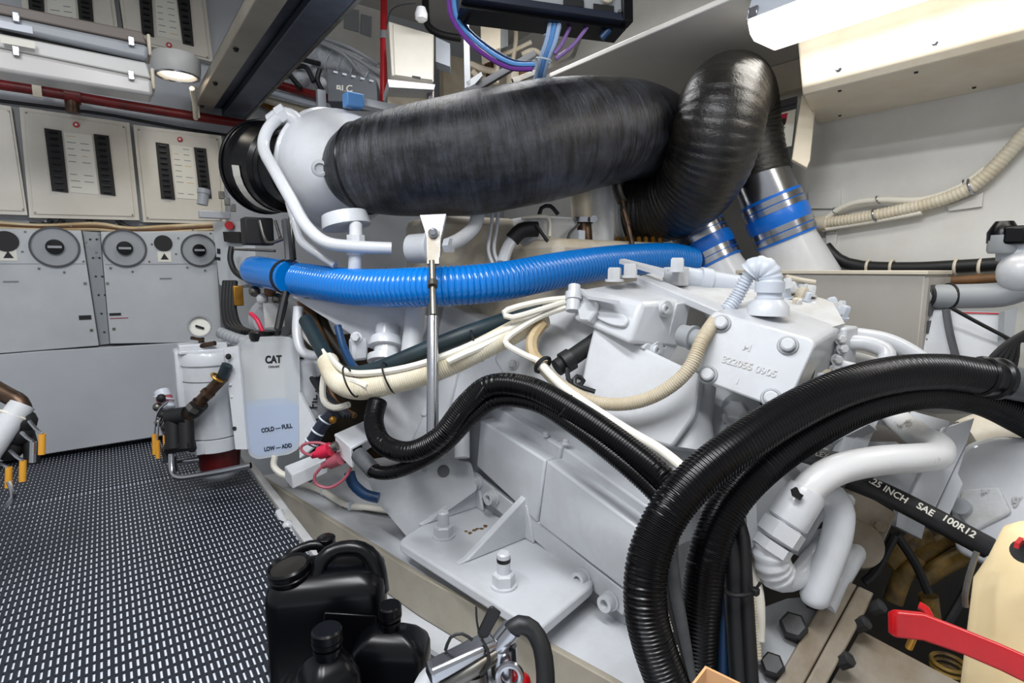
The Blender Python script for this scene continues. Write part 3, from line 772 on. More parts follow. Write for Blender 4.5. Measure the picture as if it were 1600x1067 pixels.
# ================================================================== ENGINE
eng = thing('marine_engine', 'large white painted marine diesel engine filling the room', 'engine')
ob('crankcase', MB().box((1.42, 1.50, .10), (.80, 1.24, .92)), 'engine', eng, .02)
ob('cylinder_block', MB().prism([V((1.04, 2.06, .50)), V((1.04, .88, .36)), V((1.06, .88, .52)), V((1.10, 2.06, .74))], (.62, 0, 0)), 'engine', eng, .01)
ob('valve_gallery', MB().box((1.45, 1.70, .74), (.58, .75, .42)), 'warm_white', eng, .03)
ob('end_housing', MB().box((1.12, 2.04, .42), (.30, .20, .62)), 'engine_grey', eng, .03)
# stepped side covers
A = PX(.935); A2 = PX(.985)
c1 = plate('side_cover', A, [(750, 656), (852, 719), (839, 817), (744, 728)], .1, 'engine', eng, vec=(.14, 0, 0), bevel=.006)
plate('side_cover', A, [(854, 719), (1018, 840), (984, 928), (841, 818)], .1, 'engine', eng, vec=(.14, 0, 0), bevel=.006)
plate('cover_step', A2, [(766, 631), (866, 690), (862, 745), (757, 690)], .1, 'engine', eng, vec=(.14, 0, 0), bevel=.006)
plate('cover_step', A2, [(868, 690), (1040, 812), (1030, 870), (864, 745)], .1, 'engine', eng, vec=(.14, 0, 0), bevel=.006)
plate('cover_strap', A2, [(855, 686), (876, 699), (872, 730), (852, 716)], .02, 'engine', eng, off=.012, bevel=.004)
for x, y in ((853, 681), (884, 693)): ob('bolt', MB().bolt(A2.at(x, y, .0), (0, 0, 1), .008, .01), 'engine', eng)
# flange plate under the covers and the foot bracket
FL = PX(.955)
plate('side_flange', FL, [(738, 734), (985, 932), (968, 1010), (930, 1120), (800, 1120), (735, 800)], .03, 'engine_grey', eng, vec=(.12, 0, 0), bevel=.003)
Z0 = .065; BR = PZ(Z0)
br = plate('foot_bracket', BR, [(622, 846), (634, 836), (752, 760), (932, 908), (841, 984)], .03, 'engine', eng, rnd=14, bevel=.006)
plate('bracket_back', PX(.94), [(738, 738), (800, 786), (830, 806), (925, 885), (985, 932), (972, 962), (920, 918), (830, 840), (745, 772)], .02, 'engine', eng, vec=(.016, 0, 0), bevel=.003)
for fx, fy, h in ((658, 822, .115), (716, 884, .135)):
    f0 = BR.at(fx, fy); b0 = V((.95, f0.y + .03, Z0)); d = V((0, .024, 0))
    ob('gusset', MB().prism([f0, V((.95, f0.y + .01, Z0)), V((.95, f0.y + .01, Z0 + h)), f0 + V((.03, 0, .008))], d), 'engine', br, .008)
    ob('fillet', MB().prism([V((.945, f0.y - .03, Z0)), V((.945, f0.y + .06, Z0)), V((.945, f0.y + .02, Z0 + h * .8)), V((.945, f0.y, Z0 + h * .8))], (-.012, 0, 0)), 'engine', br, .006)
for x, y, h in ((693, 838, .075), (787, 915, .085)):
    q = BR.at(x, y)
    s = ob('hold_down_stud', MB().lathe([(0, .017), (h, .017), (h + .004, .013)], q, (0, 0, 1), 18), 'engine', eng)
    ob('washer', MB().lathe([(0, .034), (.006, .034)], q, (0, 0, 1), 20), 'engine', s)
    ob('nut', MB().lathe([(.006, .029), (.032, .029), (.036, .025)], q, (0, 0, 1), 6), 'engine', s)
    if x > 700: ob('worn_tip', MB().lathe([(h - .020, .0174), (h - .012, .0176), (h - .010, .0174)], q, (0, 0, 1), 18, cap=False), 'iron', s)
rnd = random.Random(3)
for k in range(6):
    q = BR.at(728 + k * 6, 832 - k * 2.2 + rnd.uniform(-3, 3)); e = []
    for a in range(9): e.append(q + V((math.cos(a * .698), math.sin(a * .698), 0)) * rnd.uniform(.003, .010) + V((0, 0, .0006)))
    ob('rust_stain', MB().prism(e, (0, 0, -.0004)), ('olive', 'kraft')[k % 2], br)
for x, y in ((748, 752), (774, 776), (914, 901), (956, 937)):
    ob('cap_screw', MB().socket(PX(.94).at(x, y), (-1, -.15, .1), .020, .034), 'engine', eng)
# gusset plate with round holes left of the covers
PGs = P3((600, 762, 1.76), (735, 718, 1.80), (650, 840, 1.70))
gp = plate('holed_plate', PGs, [(572, 742), (655, 712), (736, 722), (746, 765), (680, 812), (642, 846), (588, 782)], .016, 'engine_grey', eng, rnd=6)
for x, y, r in ((693, 736, .020), (663, 733, .009), (676, 721, .006)):
    ob('hole_rim', MB().lathe([(0, r), (.003, r), (.003, r * .82), (.001, r * .8), (.001, .0005)], PGs.at(x, y), PGs.n, 20), 'grey_dark' if r > .015 else 'grey_plastic', gp)
ob('edge_post', MB().box(PX(1.0).at(725, 690), (.06, .03, .3)), 'engine', eng, .006)
ob('drain_pipe', MB().cyl(W(722, 640, 1.75), W(722, 715, 1.7), .024), 'engine', eng)
# castings behind the cable loom
PQ = P3((600, 600, 1.78), (760, 540, 1.72), (680, 700, 1.7))
plate('front_casting', PQ, [(575, 600), (640, 560), (760, 520), (800, 590), (700, 690), (640, 720), (590, 700)], .10, 'engine', eng, rnd=10, bevel=.006)
ob('cast_rib', MB().prism([PQ.at(640, 690, .01), PQ.at(700, 560, .01), PQ.at(722, 560, .01), PQ.at(690, 690, .01)], -PQ.n * .03), 'engine', eng, .01)
ob('bolt', MB().bolt(PQ.at(665, 645, 0), PQ.n, .012, .012), 'engine', eng)
PR = P3((760, 520, 1.62), (1000, 600, 1.34), (860, 620, 1.45))
plate('upper_casting', PR, [(770, 560), (800, 520), (860, 470), (930, 500), (985, 560), (1000, 650), (900, 640), (800, 610)], .10, 'engine', eng, rnd=8, bevel=.008)
ob('bolt', MB().bolt(PR.at(803, 570, .0), PR.n, .012, .014), 'engine', eng)
# broad smooth cover under the two control boxes
PSm = P3((925, 530, 1.36), (1090, 600, 1.22), (1000, 660, 1.26))
plate('smooth_cover', PSm, [(930, 500), (1010, 545), (1095, 585), (1085, 650), (1050, 700), (985, 680), (900, 640), (915, 560)], .12, 'engine', eng, rnd=8, bevel=.01)
PFl = P3((985, 640, 1.42), (1100, 650, 1.33), (1050, 740, 1.28))
plate('gearcase_side', PFl, [(985, 650), (1075, 600), (1180, 600), (1200, 690), (1130, 760), (1075, 770), (1030, 730)], .2, 'engine', eng, rnd=10, bevel=.01)
ob('gearcase_column', MB().tube(tpts([(1092, 600, 1.30, .04), (1082, 650, 1.29, .045), (1076, 705, 1.27, .06)]), 16), 'engine_grey', eng)
ob('bolt', MB().bolt(PFl.at(1150, 648, .0), PFl.n, .026, .024), 'engine', eng)
ob('bolt', MB().socket(PFl.at(1139, 672, .0), PFl.n, .011, .012), 'engine', eng)
ob('boss', MB().cyl(PFl.at(1158, 642, .0), PFl.at(1158, 642, .006), .045), 'engine_grey', eng)
# white manifold under the blue hose
PM = P3((460, 468, 1.86), (640, 480, 1.68), (590, 540, 1.7))
plate('manifold_cowl', PM, [(453, 462), (520, 472), (640, 480), (632, 512), (610, 535), (575, 545), (545, 520)], .12, 'engine', eng, rnd=8, bevel=.01)
ob('manifold_neck', MB().cyl(W(606, 510, 1.68), W(600, 595, 1.62), .036), 'engine', eng)
ob('manifold_flange', MB().lathe([(0, .046), (.014, .05), (.028, .05), (.03, .042)], W(604, 528, 1.665), W(600, 595, 1.62) - W(606, 510, 1.68), 26), 'engine', eng)
ob('manifold_flange', MB().lathe([(0, .052), (.02, .052)], W(602, 556, 1.65), W(600, 595, 1.62) - W(606, 510, 1.68), 26), 'engine', eng)
ob('lug', MB().box(W(560, 545, 1.68), (.05, .04, .07)), 'engine', eng, .01)
ob('bolt', MB().bolt(W(557, 527, 1.66), (-.5, -.8, .1), .013, .02), 'engine', eng)
ob('pipe_stub', MB().cyl(W(650, 480, 1.66), W(640, 570, 1.62), .03), 'engine', eng)
# looped white drain tube by the coolant bottle
tube('oil_tube', [(466, 480, 1.86), (464, 520, 1.84), (472, 548, 1.82), (492, 556, 1.8), (508, 552, 1.8)], .016, 'engine', eng)
tube('brown_hose', [(474, 470, 1.92), (486, 500, 1.9), (505, 540, 1.88), (520, 580, 1.86)], .022, 'kraft', eng)
tube('dark_hose', [(494, 470, 1.96), (512, 520, 1.92), (540, 560, 1.88), (560, 590, 1.84)], .018, 'olive_dark', eng)
tube('white_cable', [(462, 500, 1.94), (480, 530, 1.9), (500, 548, 1.88)], .008, 'cable_white', eng)
# engine top between duct and blue hose
ob('rocker_cover', MB().box(W(720, 395, 2.02), (.34, .30, .24), Matrix.Rotation(R_(-10), 3, 'Z')), 'warm_white', eng, .03)
ob('rocker_cover', MB().box(W(850, 390, 2.05), (.30, .30, .22), Matrix.Rotation(R_(-10), 3, 'Z')), 'cast_white', eng, .03)
c = W(662, 388, 1.72); ax = (W(700, 385, 1.68) - W(640, 388, 1.74))
ac = ob('actuator', MB().lathe([(-.05, .038), (-.045, .046), (.02, .047), (.022, .052), (.035, .052), (.042, .03), (.055, .012)], c, ax, 28), 'engine', eng)
ob('actuator_stem', MB().tube(tpts([(700, 383, 1.7), (722, 372, 1.72), (742, 352, 1.75), (748, 325, 1.78)], .022), 12), 'cast_white', eng)
ob('hex_collar', MB().lathe([(0, .024), (.02, .024)], W(697, 384, 1.69), ax, 6), 'engine', eng)
for dx in (0, 9): tube('thin_line', [(770 + dx, 320, 1.82), (768 + dx, 350, 1.82), (763 + dx, 390, 1.8), (772 + dx, 415, 1.78)], .006, 'engine', eng, 8)
tube('inlet_pipe', [(905, 290, 1.98), (908, 330, 1.97), (910, 362, 1.96)], .035, 'warm_white', eng)
ob('hose_joint', MB().cyl(W(911, 350, 1.95), W(914, 392, 1.94), .03), 'bronze', eng)
for y in (344, 384):
    k = ob('clamp', MB().lathe([(-.009, .036), (-.009, .040), (.009, .040), (.009, .036)], W(911, y, 1.95), (0, 0, 1), 24, cap=False), 'steel', eng)
    ob('clamp_screw', MB().socket(W(928, y - 2, 1.91), CAM - W(928, y, 1.91), .010, .012), 'steel', k)
ob('column', MB().tube(tpts([(935, 290, 2.06), (938, 340, 2.05), (934, 390, 2.02)], .055), 16), 'cast_white', eng)
ob('sensor', MB().tube(tpts([(800, 375, 1.82), (815, 360, 1.82), (840, 358, 1.83)], .026), 12), 'black_matt', eng)
ob('sensor_tube', MB().tube(tpts([(785, 412, 1.78), (792, 390, 1.8), (800, 376, 1.82)], .02), 12), 'engine', eng)
tube('bent_line', [(815, 340, 1.84), (850, 338, 1.85), (858, 345, 1.85), (858, 370, 1.84)], .007, 'cable_white', eng, 8)
tube('sensor_lead', [(838, 352, 1.80), (852, 372, 1.79), (868, 392, 1.77), (882, 405, 1.76)], .006, 'black_matt', eng, 8)
tube('sensor_lead', [(905, 350, 1.90), (890, 365, 1.88), (886, 385, 1.86), (880, 400, 1.84)], .005, 'grey_dark', eng, 8)
tube('sensor_lead', [(842, 340, 1.86), (846, 325, 1.86), (860, 322, 1.86), (872, 335, 1.86)], .007, 'black_matt', eng, 8)
ob('plug', MB().box(W(905, 368, 1.88), (.03, .03, .035)), 'grey_pale', eng, .003)
ob('flange_ring', MB().lathe([(0, .12), (.03, .12), (.03, .135), (.05, .135), (.05, .11), (.06, .11)], W(950, 335, 2.2), W(1000, 330, 2.15) - W(950, 335, 2.2), 32), 'cast_white', eng)
for i in range(7): ob('fuel_rail', MB().cyl(W(965 + i * 11, 372, 2.1), W(967 + i * 11, 398, 2.06), .009), 'brass', eng)
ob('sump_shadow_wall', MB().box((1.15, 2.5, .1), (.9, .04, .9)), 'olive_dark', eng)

# ------------------------------------------------------------------ turbocharger
t = thing('turbocharger', 'white turbocharger housing between air filter and wrapped duct', 'turbocharger')
p0 = W(508, 268, 2.02); p1 = W(598, 256, 1.78); ax = p1 - p0; L = ax.length
ob('compressor_housing', MB().lathe([(0, .10), (.010, .180), (.02, .200), (.035, .204), (.042, .212), (.055, .214), (.062, .206), (.10, .205), (.13, .200), (.17, .188), (.21, .170), (.25, .148), (.28, .13)], p0, ax, 48), 'engine', t)
ob('plug', MB().lathe([(0, .026), (.012, .024), (.014, .016), (.008, .014), (.008, .001)], W(500, 263, 1.70), CAM - W(500, 263, 1.7), 20), 'engine_grey', t)
ob('outlet', MB().lathe([(0, .07), (.03, .075), (.04, .075), (.041, .06)], W(538, 335, 1.72), (.1, -.2, -1), 28), 'engine', t)
ob('lifting_block', MB().box(W(552, 158, 1.88), (.06, .05, .045)), 'cable_blue', t, .004)
o = ob('top_shield', MB().prism([W(549, 149, 1.88), W(680, 176, 1.98), W(680, 188, 1.98), W(549, 160, 1.88)], (.05, .12, .02)), 'engine', t)
tube('stem', [(556, 352, 1.68), (556, 372, 1.66), (555, 400, 1.65), (554, 425, 1.66)], .02, 'engine', t)
for y in (372, 394): ob('collar', MB().lathe([(-.009, .028), (.009, .028)], W(556, y, 1.65), (0, 0, 1), 8), 'engine', t)
t2 = thing('turbo_oil_line', 'thick white bent oil line crossing in front of the turbocharger', 'pipe')
tube('pipe', [(437, 182, 1.84), (418, 203, 1.80), (412, 232, 1.77), (430, 268, 1.72), (455, 312, 1.67), (478, 352, 1.63), (508, 378, 1.61), (550, 385, 1.62), (612, 388, 1.64)], .0185, 'engine', t2)
ob('elbow', MB().tube(tpts([(424, 190, 1.86), (440, 180, 1.85), (458, 184, 1.85), (466, 196, 1.86)], .026), 14), 'engine', t2)
ob('hex_nut', MB().lathe([(0, .030), (.03, .030)], W(436, 182, 1.84), W(452, 172, 1.84) - W(436, 182, 1.84), 6), 'engine', t2)
t2 = thing('turbo_oil_line', 'thinner white oil line left of the thick one, under the turbocharger', 'pipe')
tube('pipe', [(452, 316, 1.74), (462, 350, 1.72), (472, 378, 1.70), (500, 398, 1.68), (524, 414, 1.67)], .013, 'engine', t2)

# ------------------------------------------------------------------ air filter
t = thing('air_filter', 'glossy black air filter drum left of the turbocharger', 'air filter')
p0 = W(412, 262, 2.30); ax = W(505, 270, 2.03) - p0; L = ax.length; k = L / .30
ob('canister', MB().lathe([(0, .150), (.0, .178), (.035 * k, .184), (.045 * k, .172), (.06 * k, .170), (.13 * k, .165), (.14 * k, .150), (.145 * k, .15), (.15 * k, .138), (.2 * k, .130), (.205 * k, .11), (.26 * k, .10), (.27 * k, .085), (.31 * k, .085)], p0, ax, 48), 'black', t)
ob('clamp_ring', MB().ring(p0 + ax.normalized() * .02, ax, .184, .007, 48), 'black', t)
an, u, v = basis(ax)
m = MB(); n = 14; pts = []
for i in range(n + 1):
    a = R_(-5 + i * 9.0); d = (RT * -math.cos(a) - UP * math.sin(a)); d = (d - an * d.dot(an)).normalized(); pts.append(d)
for i in range(n):
    A0, A1 = p0 + an * .062 * k, p0 + an * .10 * k
    m.add([A0 + pts[i] * .173, A1 + pts[i] * .171, A1 + pts[i + 1] * .171, A0 + pts[i + 1] * .173], [(0, 1, 2, 3)])
ob('white_label', m, 'paper', t)
for i in range(3): ob('latch', MB().box(W(346 + i * 9, 305 + i * 10, 2.2), (.02, .012, .03)), 'steel_dull', t, .002)
t = thing('filter_bracket', 'dark bracket and black box under the air filter', 'bracket')
ob('black_box', MB().box(W(402, 362, 2.05), (.10, .08, .10)), 'black_matt', t, .006)
ob('stay', MB().tube(tpts([(406, 345, 1.98), (418, 378, 1.96), (448, 371, 1.94)], .006), 8), 'steel_dull', t)
ob('stay', MB().tube(tpts([(430, 345, 2.0), (438, 372, 1.98)], .006), 8), 'steel_dull', t)
ob('cross_bar', MB().tube(tpts([(366, 389, 2.0), (430, 392, 1.98)], .005), 8), 'steel_dull', t)
ob('tie_rod', MB().tube(tpts([(456, 340, 1.95), (455, 370, 1.94), (458, 405, 1.92)], .012), 8), 'steel_dull', t)
# white end pillar beside the cabinets
t = thing('terminal_pillar', 'white terminal pillar behind the end of the blue hose', 'pillar')
PP = P3((340, 345, 2.5), (390, 350, 2.4), (345, 445, 2.45))
plate('cover', PP, [(332, 346), (398, 346), (400, 440), (380, 446), (343, 446), (336, 380)], .06, 'cabinet', t, rnd=4)
plate('mark', PP, [(339, 388), (344, 389), (344, 397), (339, 396)], .001, 'ink', t, off=.002)
plate('mark', PP, [(335, 401), (344, 402), (344, 407), (335, 406)], .001, 'ink', t, off=.002)
ob('red_button', MB().cyl(PP.at(358, 352, .0), PP.at(358, 352, .03), .018), 'red', t)
plate('switch_block', PP, [(348, 362), (374, 362), (374, 378), (350, 377)], .03, 'black_matt', t, off=.03)
tube('black_lead', [(362, 386, 2.34), (360, 405, 2.33), (368, 425, 2.32), (385, 436, 2.3)], .012, 'rubber', t)
ob('grey_cap', MB().lathe([(0, .022), (.05, .022), (.05, .026), (.07, .026)], W(316, 320, 2.42), W(320, 285, 2.42) - W(316, 320, 2.42), 16), 'grey_plastic', t)
ob('shelf', MB().box(W(335, 336, 2.42), (.12, .05, .03)), 'cabinet', t, .003)
t = thing('starter_motor', 'dim grey starter housing with pink crimp behind the coolant bottle', 'motor')
ob('body', MB().lathe([(0, .06), (.02, .085), (.15, .085), (.17, .06)], W(420, 500, 2.15), V((.3, .5, 0)), 28), 'engine_grey', t)
ob('plate', MB().box(W(428, 492, 2.05), (.07, .01, .09)), 'cast_white', t)
tube('red_lead', [(392, 490, 2.02), (402, 500, 2.0), (412, 522, 2.0)], .008, 'crimp', t)
for i in range(4): tube('cable', [(352 + i * 5, 440, 2.25), (350 + i * 5, 480, 2.2), (356 + i * 6, 510, 2.15), (380 + i * 5, 520, 2.1)], .012, 'rubber', t)
ob('brass_terminal', MB().box(W(372, 462, 2.2), (.035, .03, .08)), 'brass', t, .004)
for i in range(5): ob('fitting', MB().ball(W(398 + i * 12, 455 + (i % 2) * 12, 2.06), .022, 10), ('steel_dull', 'cast_white', 'kraft')[i % 3], t)

# ================================================================== WRAPPED EXHAUST DUCTS
t = thing('wrapped_duct', 'thick black tape wrapped exhaust duct across the engine top', 'duct')
ob('tape_wrap', MB().tube(tpts([(560, 266, 1.80, .124), (568, 264, 1.78, .140), (590, 260, 1.76, .152), (640, 254, 1.73, .166), (740, 242, 1.70, .182), (850, 222, 1.74, .184), (930, 209, 1.86, .178), (990, 205, 2.02, .172), (1030, 215, 2.18, .160), (1045, 245, 2.32, .150), (1030, 285, 2.40, .140), (1000, 320, 2.42, .13)]), 44, None, .02), 'lagging', t)
ob('end_ring', MB().ring(W(568, 264, 1.78), W(610, 257, 1.745) - W(568, 264, 1.78), .140, .007, 44), 'black', t)
t = thing('wrapped_elbow', 'black tape wrapped exhaust elbow curling up beside the soffit', 'duct')
ob('tape_wrap', MB().tube(tpts([(985, 330, 2.20, .132), (1030, 324, 2.14, .138), (1075, 300, 2.03, .143), (1105, 255, 1.92, .148), (1120, 205, 1.86, .150), (1130, 165, 1.87, .148), (1144, 146, 1.97, .140), (1160, 160, 2.08, .128), (1171, 200, 2.12, .116), (1180, 240, 2.12, .110), (1189, 278, 2.12, .108)]), 40, (.020, .0018), .02), 'lagging_elbow', t)
ob('flange', MB().lathe([(0, .136), (.02, .142), (.03, .142), (.031, .12)], W(975, 331, 2.215), W(1030, 324, 2.14) - W(975, 331, 2.215), 36), 'engine_grey', t)

# struts
t = thing('duct_strut', 'steel strut holding up the wrapped duct in front of the blue hose', 'strut')
a, b = W(676, 345, 1.46), W(676, 395, 1.43)
plate('yoke', P3((660, 340, 1.47), (695, 340, 1.47), (676, 400, 1.43)), [(656, 336), (697, 334), (688, 372), (687, 402), (667, 402), (667, 370)], .014, 'engine', t)
plate('tongue', P3((660, 340, 1.455), (695, 340, 1.455), (676, 420, 1.42)), [(668, 358), (686, 358), (686, 412), (667, 412)], .008, 'steel_dull', t)
ob('bolt', MB().bolt(W(677, 364, 1.44), -FW, .010, .012), 'steel', t)
ob('rod', MB().cyl(W(675, 408, 1.43), W(677, 492, 1.38), .0085), 'steel_dull', t)
for y0, y1, r in ((440, 448, .013), (476, 502, .014)): ob('coupling', MB().cyl(W(676, y0, 1.41), W(676, y1, 1.40), r), 'steel_dull', t)
ob('tube', MB().cyl(W(676, 495, 1.39), W(676, 690, 1.30), .0145), 'steel', t)
t = thing('duct_strut', 'thin steel strut beside the black elbow flange', 'strut')
ob('bracket', MB().tube(tpts([(962, 276, 1.98), (966, 300, 1.97), (972, 315, 1.96)], .018), 8), 'steel_dull', t)
ob('rod', MB().cyl(W(970, 305, 1.96), W(990, 392, 1.92), .009), 'bronze', t)
ob('coupling', MB().cyl(W(974, 328, 1.95), W(981, 352, 1.94), .012), 'bronze', t)

# ================================================================== HOSES AND CABLES
t = thing('blue_ribbed_hose', 'bright blue ribbed hose running across the engine', 'hose')
BHp = [(396, 423, 2.06), (430, 429, 1.95), (470, 437, 1.84), (560, 449, 1.64), (670, 448, 1.53), (780, 440, 1.56), (880, 421, 1.70), (960, 409, 1.87), (1040, 403, 2.05), (1080, 408, 2.14)]
ob('hose', MB().tube(tpts(BHp[2:], .056), 26, (.0150, .0045, 1), .012), 'blue_hose', t)
ob('smooth_cuff', MB().tube(tpts([(396, 423, 2.06, .052), (402, 424, 2.04, .057), (430, 429, 1.95, .057), (455, 434, 1.88, .057)]), 24), 'blue_hose', t)
band('black_tie', W(447, 432, 1.905), W(452, 433, 1.89), .058, 'black_matt', t, .016)
ob('tie_tail', MB().tube(tpts([(447, 456, 1.84), (440, 485, 1.82), (434, 515, 1.8)], .012), 8), 'black_matt', t)
ob('tie_head', MB().tube(tpts([(446, 345, 1.92), (450, 380, 1.88), (452, 408, 1.86)], .014), 8), 'grey_dark', t)

solo('teal_hose', MB().tube(tpts([(478, 500, 1.76), (500, 540, 1.68), (520, 572, 1.60), (545, 585, 1.54), (590, 577, 1.50), (650, 553, 1.47), (720, 525, 1.47), (790, 500, 1.52), (840, 480, 1.60)], .023), 14), 'teal', 'dark teal hose dipping behind the cream conduit', 'hose')
solo('teal_hose', MB().tube(tpts([(528, 510, 1.72), (538, 545, 1.68), (556, 576, 1.62), (580, 575, 1.56)], .012), 10), 'blue_dark', 'thin blue hose beside the dark teal hose', 'hose')
t = thing('cream_conduit', 'thick cream ribbed conduit tied below the teal hose', 'conduit')
ob('conduit', MB().tube(tpts([(512, 565, 1.62), (528, 595, 1.54), (560, 607, 1.48), (610, 598, 1.44), (680, 578, 1.42), (750, 546, 1.42), (810, 515, 1.45), (850, 495, 1.48)], .031), 18, (.0058, .0013), .01), 'beige', t)
for x, y in ((548, 604), (608, 598), (745, 548)):
    ob('black_tie', MB().ring(W(x, y - 8, 1.44), W(x + 20, y - 12, 1.44) - W(x, y - 4, 1.44), .043, .0025, 22, 6), 'black_matt', t)
for i, pts in enumerate((((515, 555, 1.60), (540, 580, 1.50), (590, 582, 1.43), (660, 568, 1.40), (740, 538, 1.40), (800, 512, 1.42), (850, 490, 1.44), (888, 468, 1.45)),
                         ((505, 548, 1.64), (530, 588, 1.52), (556, 596, 1.46), (575, 604, 1.43)), ((700, 565, 1.38), (726, 553, 1.385), (760, 538, 1.40), (830, 497, 1.44), (880, 475, 1.46)))):
    o = ob('cream_cable', MB().tube(tpts(pts, .009), 8), 'cable_white')
    o['label'] = ['long cream cable lying on top of the ribbed conduit', 'short cream cable bound at the left tie of the conduit', 'cream cable tied to the right half of the ribbed conduit'][i]; o['category'] = 'cable'; o['group'] = 'cream cables on the conduit'
for i, pts in enumerate((((886, 466, 1.42), (850, 470, 1.42), (806, 480, 1.41), (788, 488, 1.40), (800, 496, 1.40), (850, 482, 1.41), (888, 470, 1.42)), ((884, 480, 1.42), (850, 492, 1.42), (815, 512, 1.41), (790, 534, 1.40), (815, 552, 1.38), (845, 566, 1.35), (856, 580, 1.33)),
                         ((848, 505, 1.44), (832, 530, 1.42), (834, 555, 1.40), (850, 572, 1.36)))):
    o = ob('cable_loop', MB().tube(tpts(pts, .008 if i < 2 else .016), 8), 'cable_white' if i < 2 else 'beige_dirty')
    o['label'] = ['flat white cable loop left of the first control box', 'white cable bending down to the black ring tie', 'beige sleeve dropping beside the bent white cable'][i]; o['category'] = 'cable'; o['group'] = 'white cables left of the control boxes'
solo('white_cable', MB().tube(tpts([(842, 566, 1.35), (880, 605, 1.27), (930, 640, 1.21), (985, 675, 1.13), (1035, 705, 1.07), (1078, 742, 1.02), (1120, 790, 1.02), (1150, 840, 1.02)], .0105), 10), 'cable_white', 'white cable running along the top of the black conduits', 'cable')
solo('ribbed_sleeve', MB().tube(tpts([(848, 575, 1.36), (880, 604, 1.30), (930, 628, 1.26), (985, 630, 1.22), (1035, 612, 1.19), (1075, 578, 1.17), (1098, 530, 1.18), (1118, 500, 1.22)], .0155), 12, (.005, .0012), .01), 'sleeve', 'beige ribbed sleeve drooping between the two control boxes', 'conduit')
ring = solo('ring_tie', MB().ring(W(848, 570, 1.345), W(862, 584, 1.33) - W(848, 570, 1.35), .022, .005, 18, 6), 'black_matt', 'black ring tie round the white cables', 'cable tie')
t = thing('black_sensor', 'black cylindrical sensor with curled lead below the first control box', 'sensor')
ob('barrel', MB().cyl(W(870, 575, 1.36), W(935, 530, 1.40), .022), 'black_matt', t)
ob('collar', MB().cyl(W(880, 568, 1.355), W(893, 560, 1.36), .028), 'rubber', t)
ob('lead', MB().tube(tpts([(887, 575, 1.34), (888, 592, 1.33), (902, 602, 1.32), (912, 595, 1.32), (902, 588, 1.32), (898, 600, 1.31), (930, 612, 1.30)], .006), 8), 'rubber', t)

# black conduits in front of the side covers
def conduit(label, pts, r, corr=(.0075, .002), m='conduit_black', n=20, grp=None):
    t = thing('black_conduit', label, 'conduit', grp)
    ob('conduit', MB().tube(tpts(pts, r), n, corr, .012), m, t)
    return t


G = 'black conduits looping past the side covers'
t = conduit('black conduit making the upper S bend under the steel strut', [(590, 628, 1.46), (584, 660, 1.42), (598, 693, 1.36), (640, 706, 1.31), (688, 682, 1.27), (728, 632, 1.25), (768, 602, 1.23), (830, 607, 1.19), (900, 644, 1.13), (970, 692, 1.07), (1035, 745, 1.02), (1068, 790, 1.00)], .0255, (.0058, .0014), grp=G)
for x, y, d in ((752, 610, 1.235), (716, 650, 1.255), (882, 634, 1.145)): ob('tape', MB().ring(W(x, y, d), W(x + 10, y + 7, d) - W(x, y, d), .026, .002, 18, 6), 'black_matt', t)
t = conduit('thinner black conduit leaving the pale junction box', [(568, 722, 1.44), (590, 738, 1.40), (630, 733, 1.35), (690, 700, 1.29), (740, 650, 1.26), (780, 625, 1.235), (840, 632, 1.19), (905, 672, 1.12), (965, 718, 1.065), (1015, 762, 1.03), (1050, 800, 1.00)], .0175, (.0058, .0014), grp=G)
ob('end_boot', MB().cyl(W(560, 710, 1.46), W(584, 736, 1.41), .021), 'rubber_grey', t)
conduit('black conduit squeezed between the two S bend conduits', [(738, 640, 1.28), (775, 616, 1.26), (835, 622, 1.22), (900, 660, 1.15), (965, 706, 1.09), (1025, 756, 1.045), (1060, 800, 1.02)], .017, (.0058, .0014), grp=G)
G2 = 'big ribbed conduits in the foreground'
t = conduit('big ribbed black conduit nearest the camera arching to the right', [(1556, 592, 1.06), (1520, 586, 1.05), (1470, 581, 1.035), (1400, 585, 1.005), (1320, 605, .975), (1240, 642, .95), (1160, 692, .925), (1095, 742, .91), (1045, 800, .895), (1014, 870, .885), (1008, 940, .875), (1022, 1010, .87), (1056, 1100, .86)], .0345, (.0064, .0019), n=26, grp=G2)
ob('end_collar', MB().lathe([(0, .035), (.004, .039), (.012, .039), (.016, .035), (.03, .036), (.034, .041), (.044, .041)], W(1530, 587, 1.052), W(1575, 595, 1.065) - W(1530, 587, 1.052), 28), 'black', t)
ob('grey_pipe', MB().tube(tpts([(1562, 594, 1.065), (1600, 602, 1.08), (1660, 612, 1.1)], .033), 20), 'rubber_grey', t)
conduit('big ribbed black conduit behind, bending down beside it', [(1660, 690, 1.16), (1600, 655, 1.14), (1530, 622, 1.12), (1450, 612, 1.10), (1360, 630, 1.07), (1280, 668, 1.04), (1200, 722, 1.01), (1140, 785, .99), (1108, 860, .97), (1096, 940, .96), (1090, 1020, .955), (1090, 1100, .95)], .0345, (.0064, .0019), n=26, grp=G2)
solo('grey_hose', MB().tube(tpts([(1052, 820, .96), (1046, 860, .95), (1052, 920, .94), (1062, 980, .93), (1078, 1080, .92)], .015), 10), 'rubber_grey', 'grey braided hose between the two big ribbed conduits', 'hose')
t = thing('printed_hose', 'black hose with fine white print beside the nearest conduit', 'hose')
ob('hose', MB().tube(tpts([(1030, 860, .915), (1032, 920, .91), (1048, 1000, .90), (1068, 1080, .89)], .014), 10), 'rubber', t)
for i, (x, y, d, s) in enumerate(((1030, 910, .893, 'HYDRAULIC'), (1043, 965, .888, 'HOSE 100R2'), (1058, 1018, .883, 'AT 06'))):
    text('print', s, W(x, y, d), W(x + 13, y + 50, d - .004) - W(x, y, d), RT, .009, 'cable_white', t)
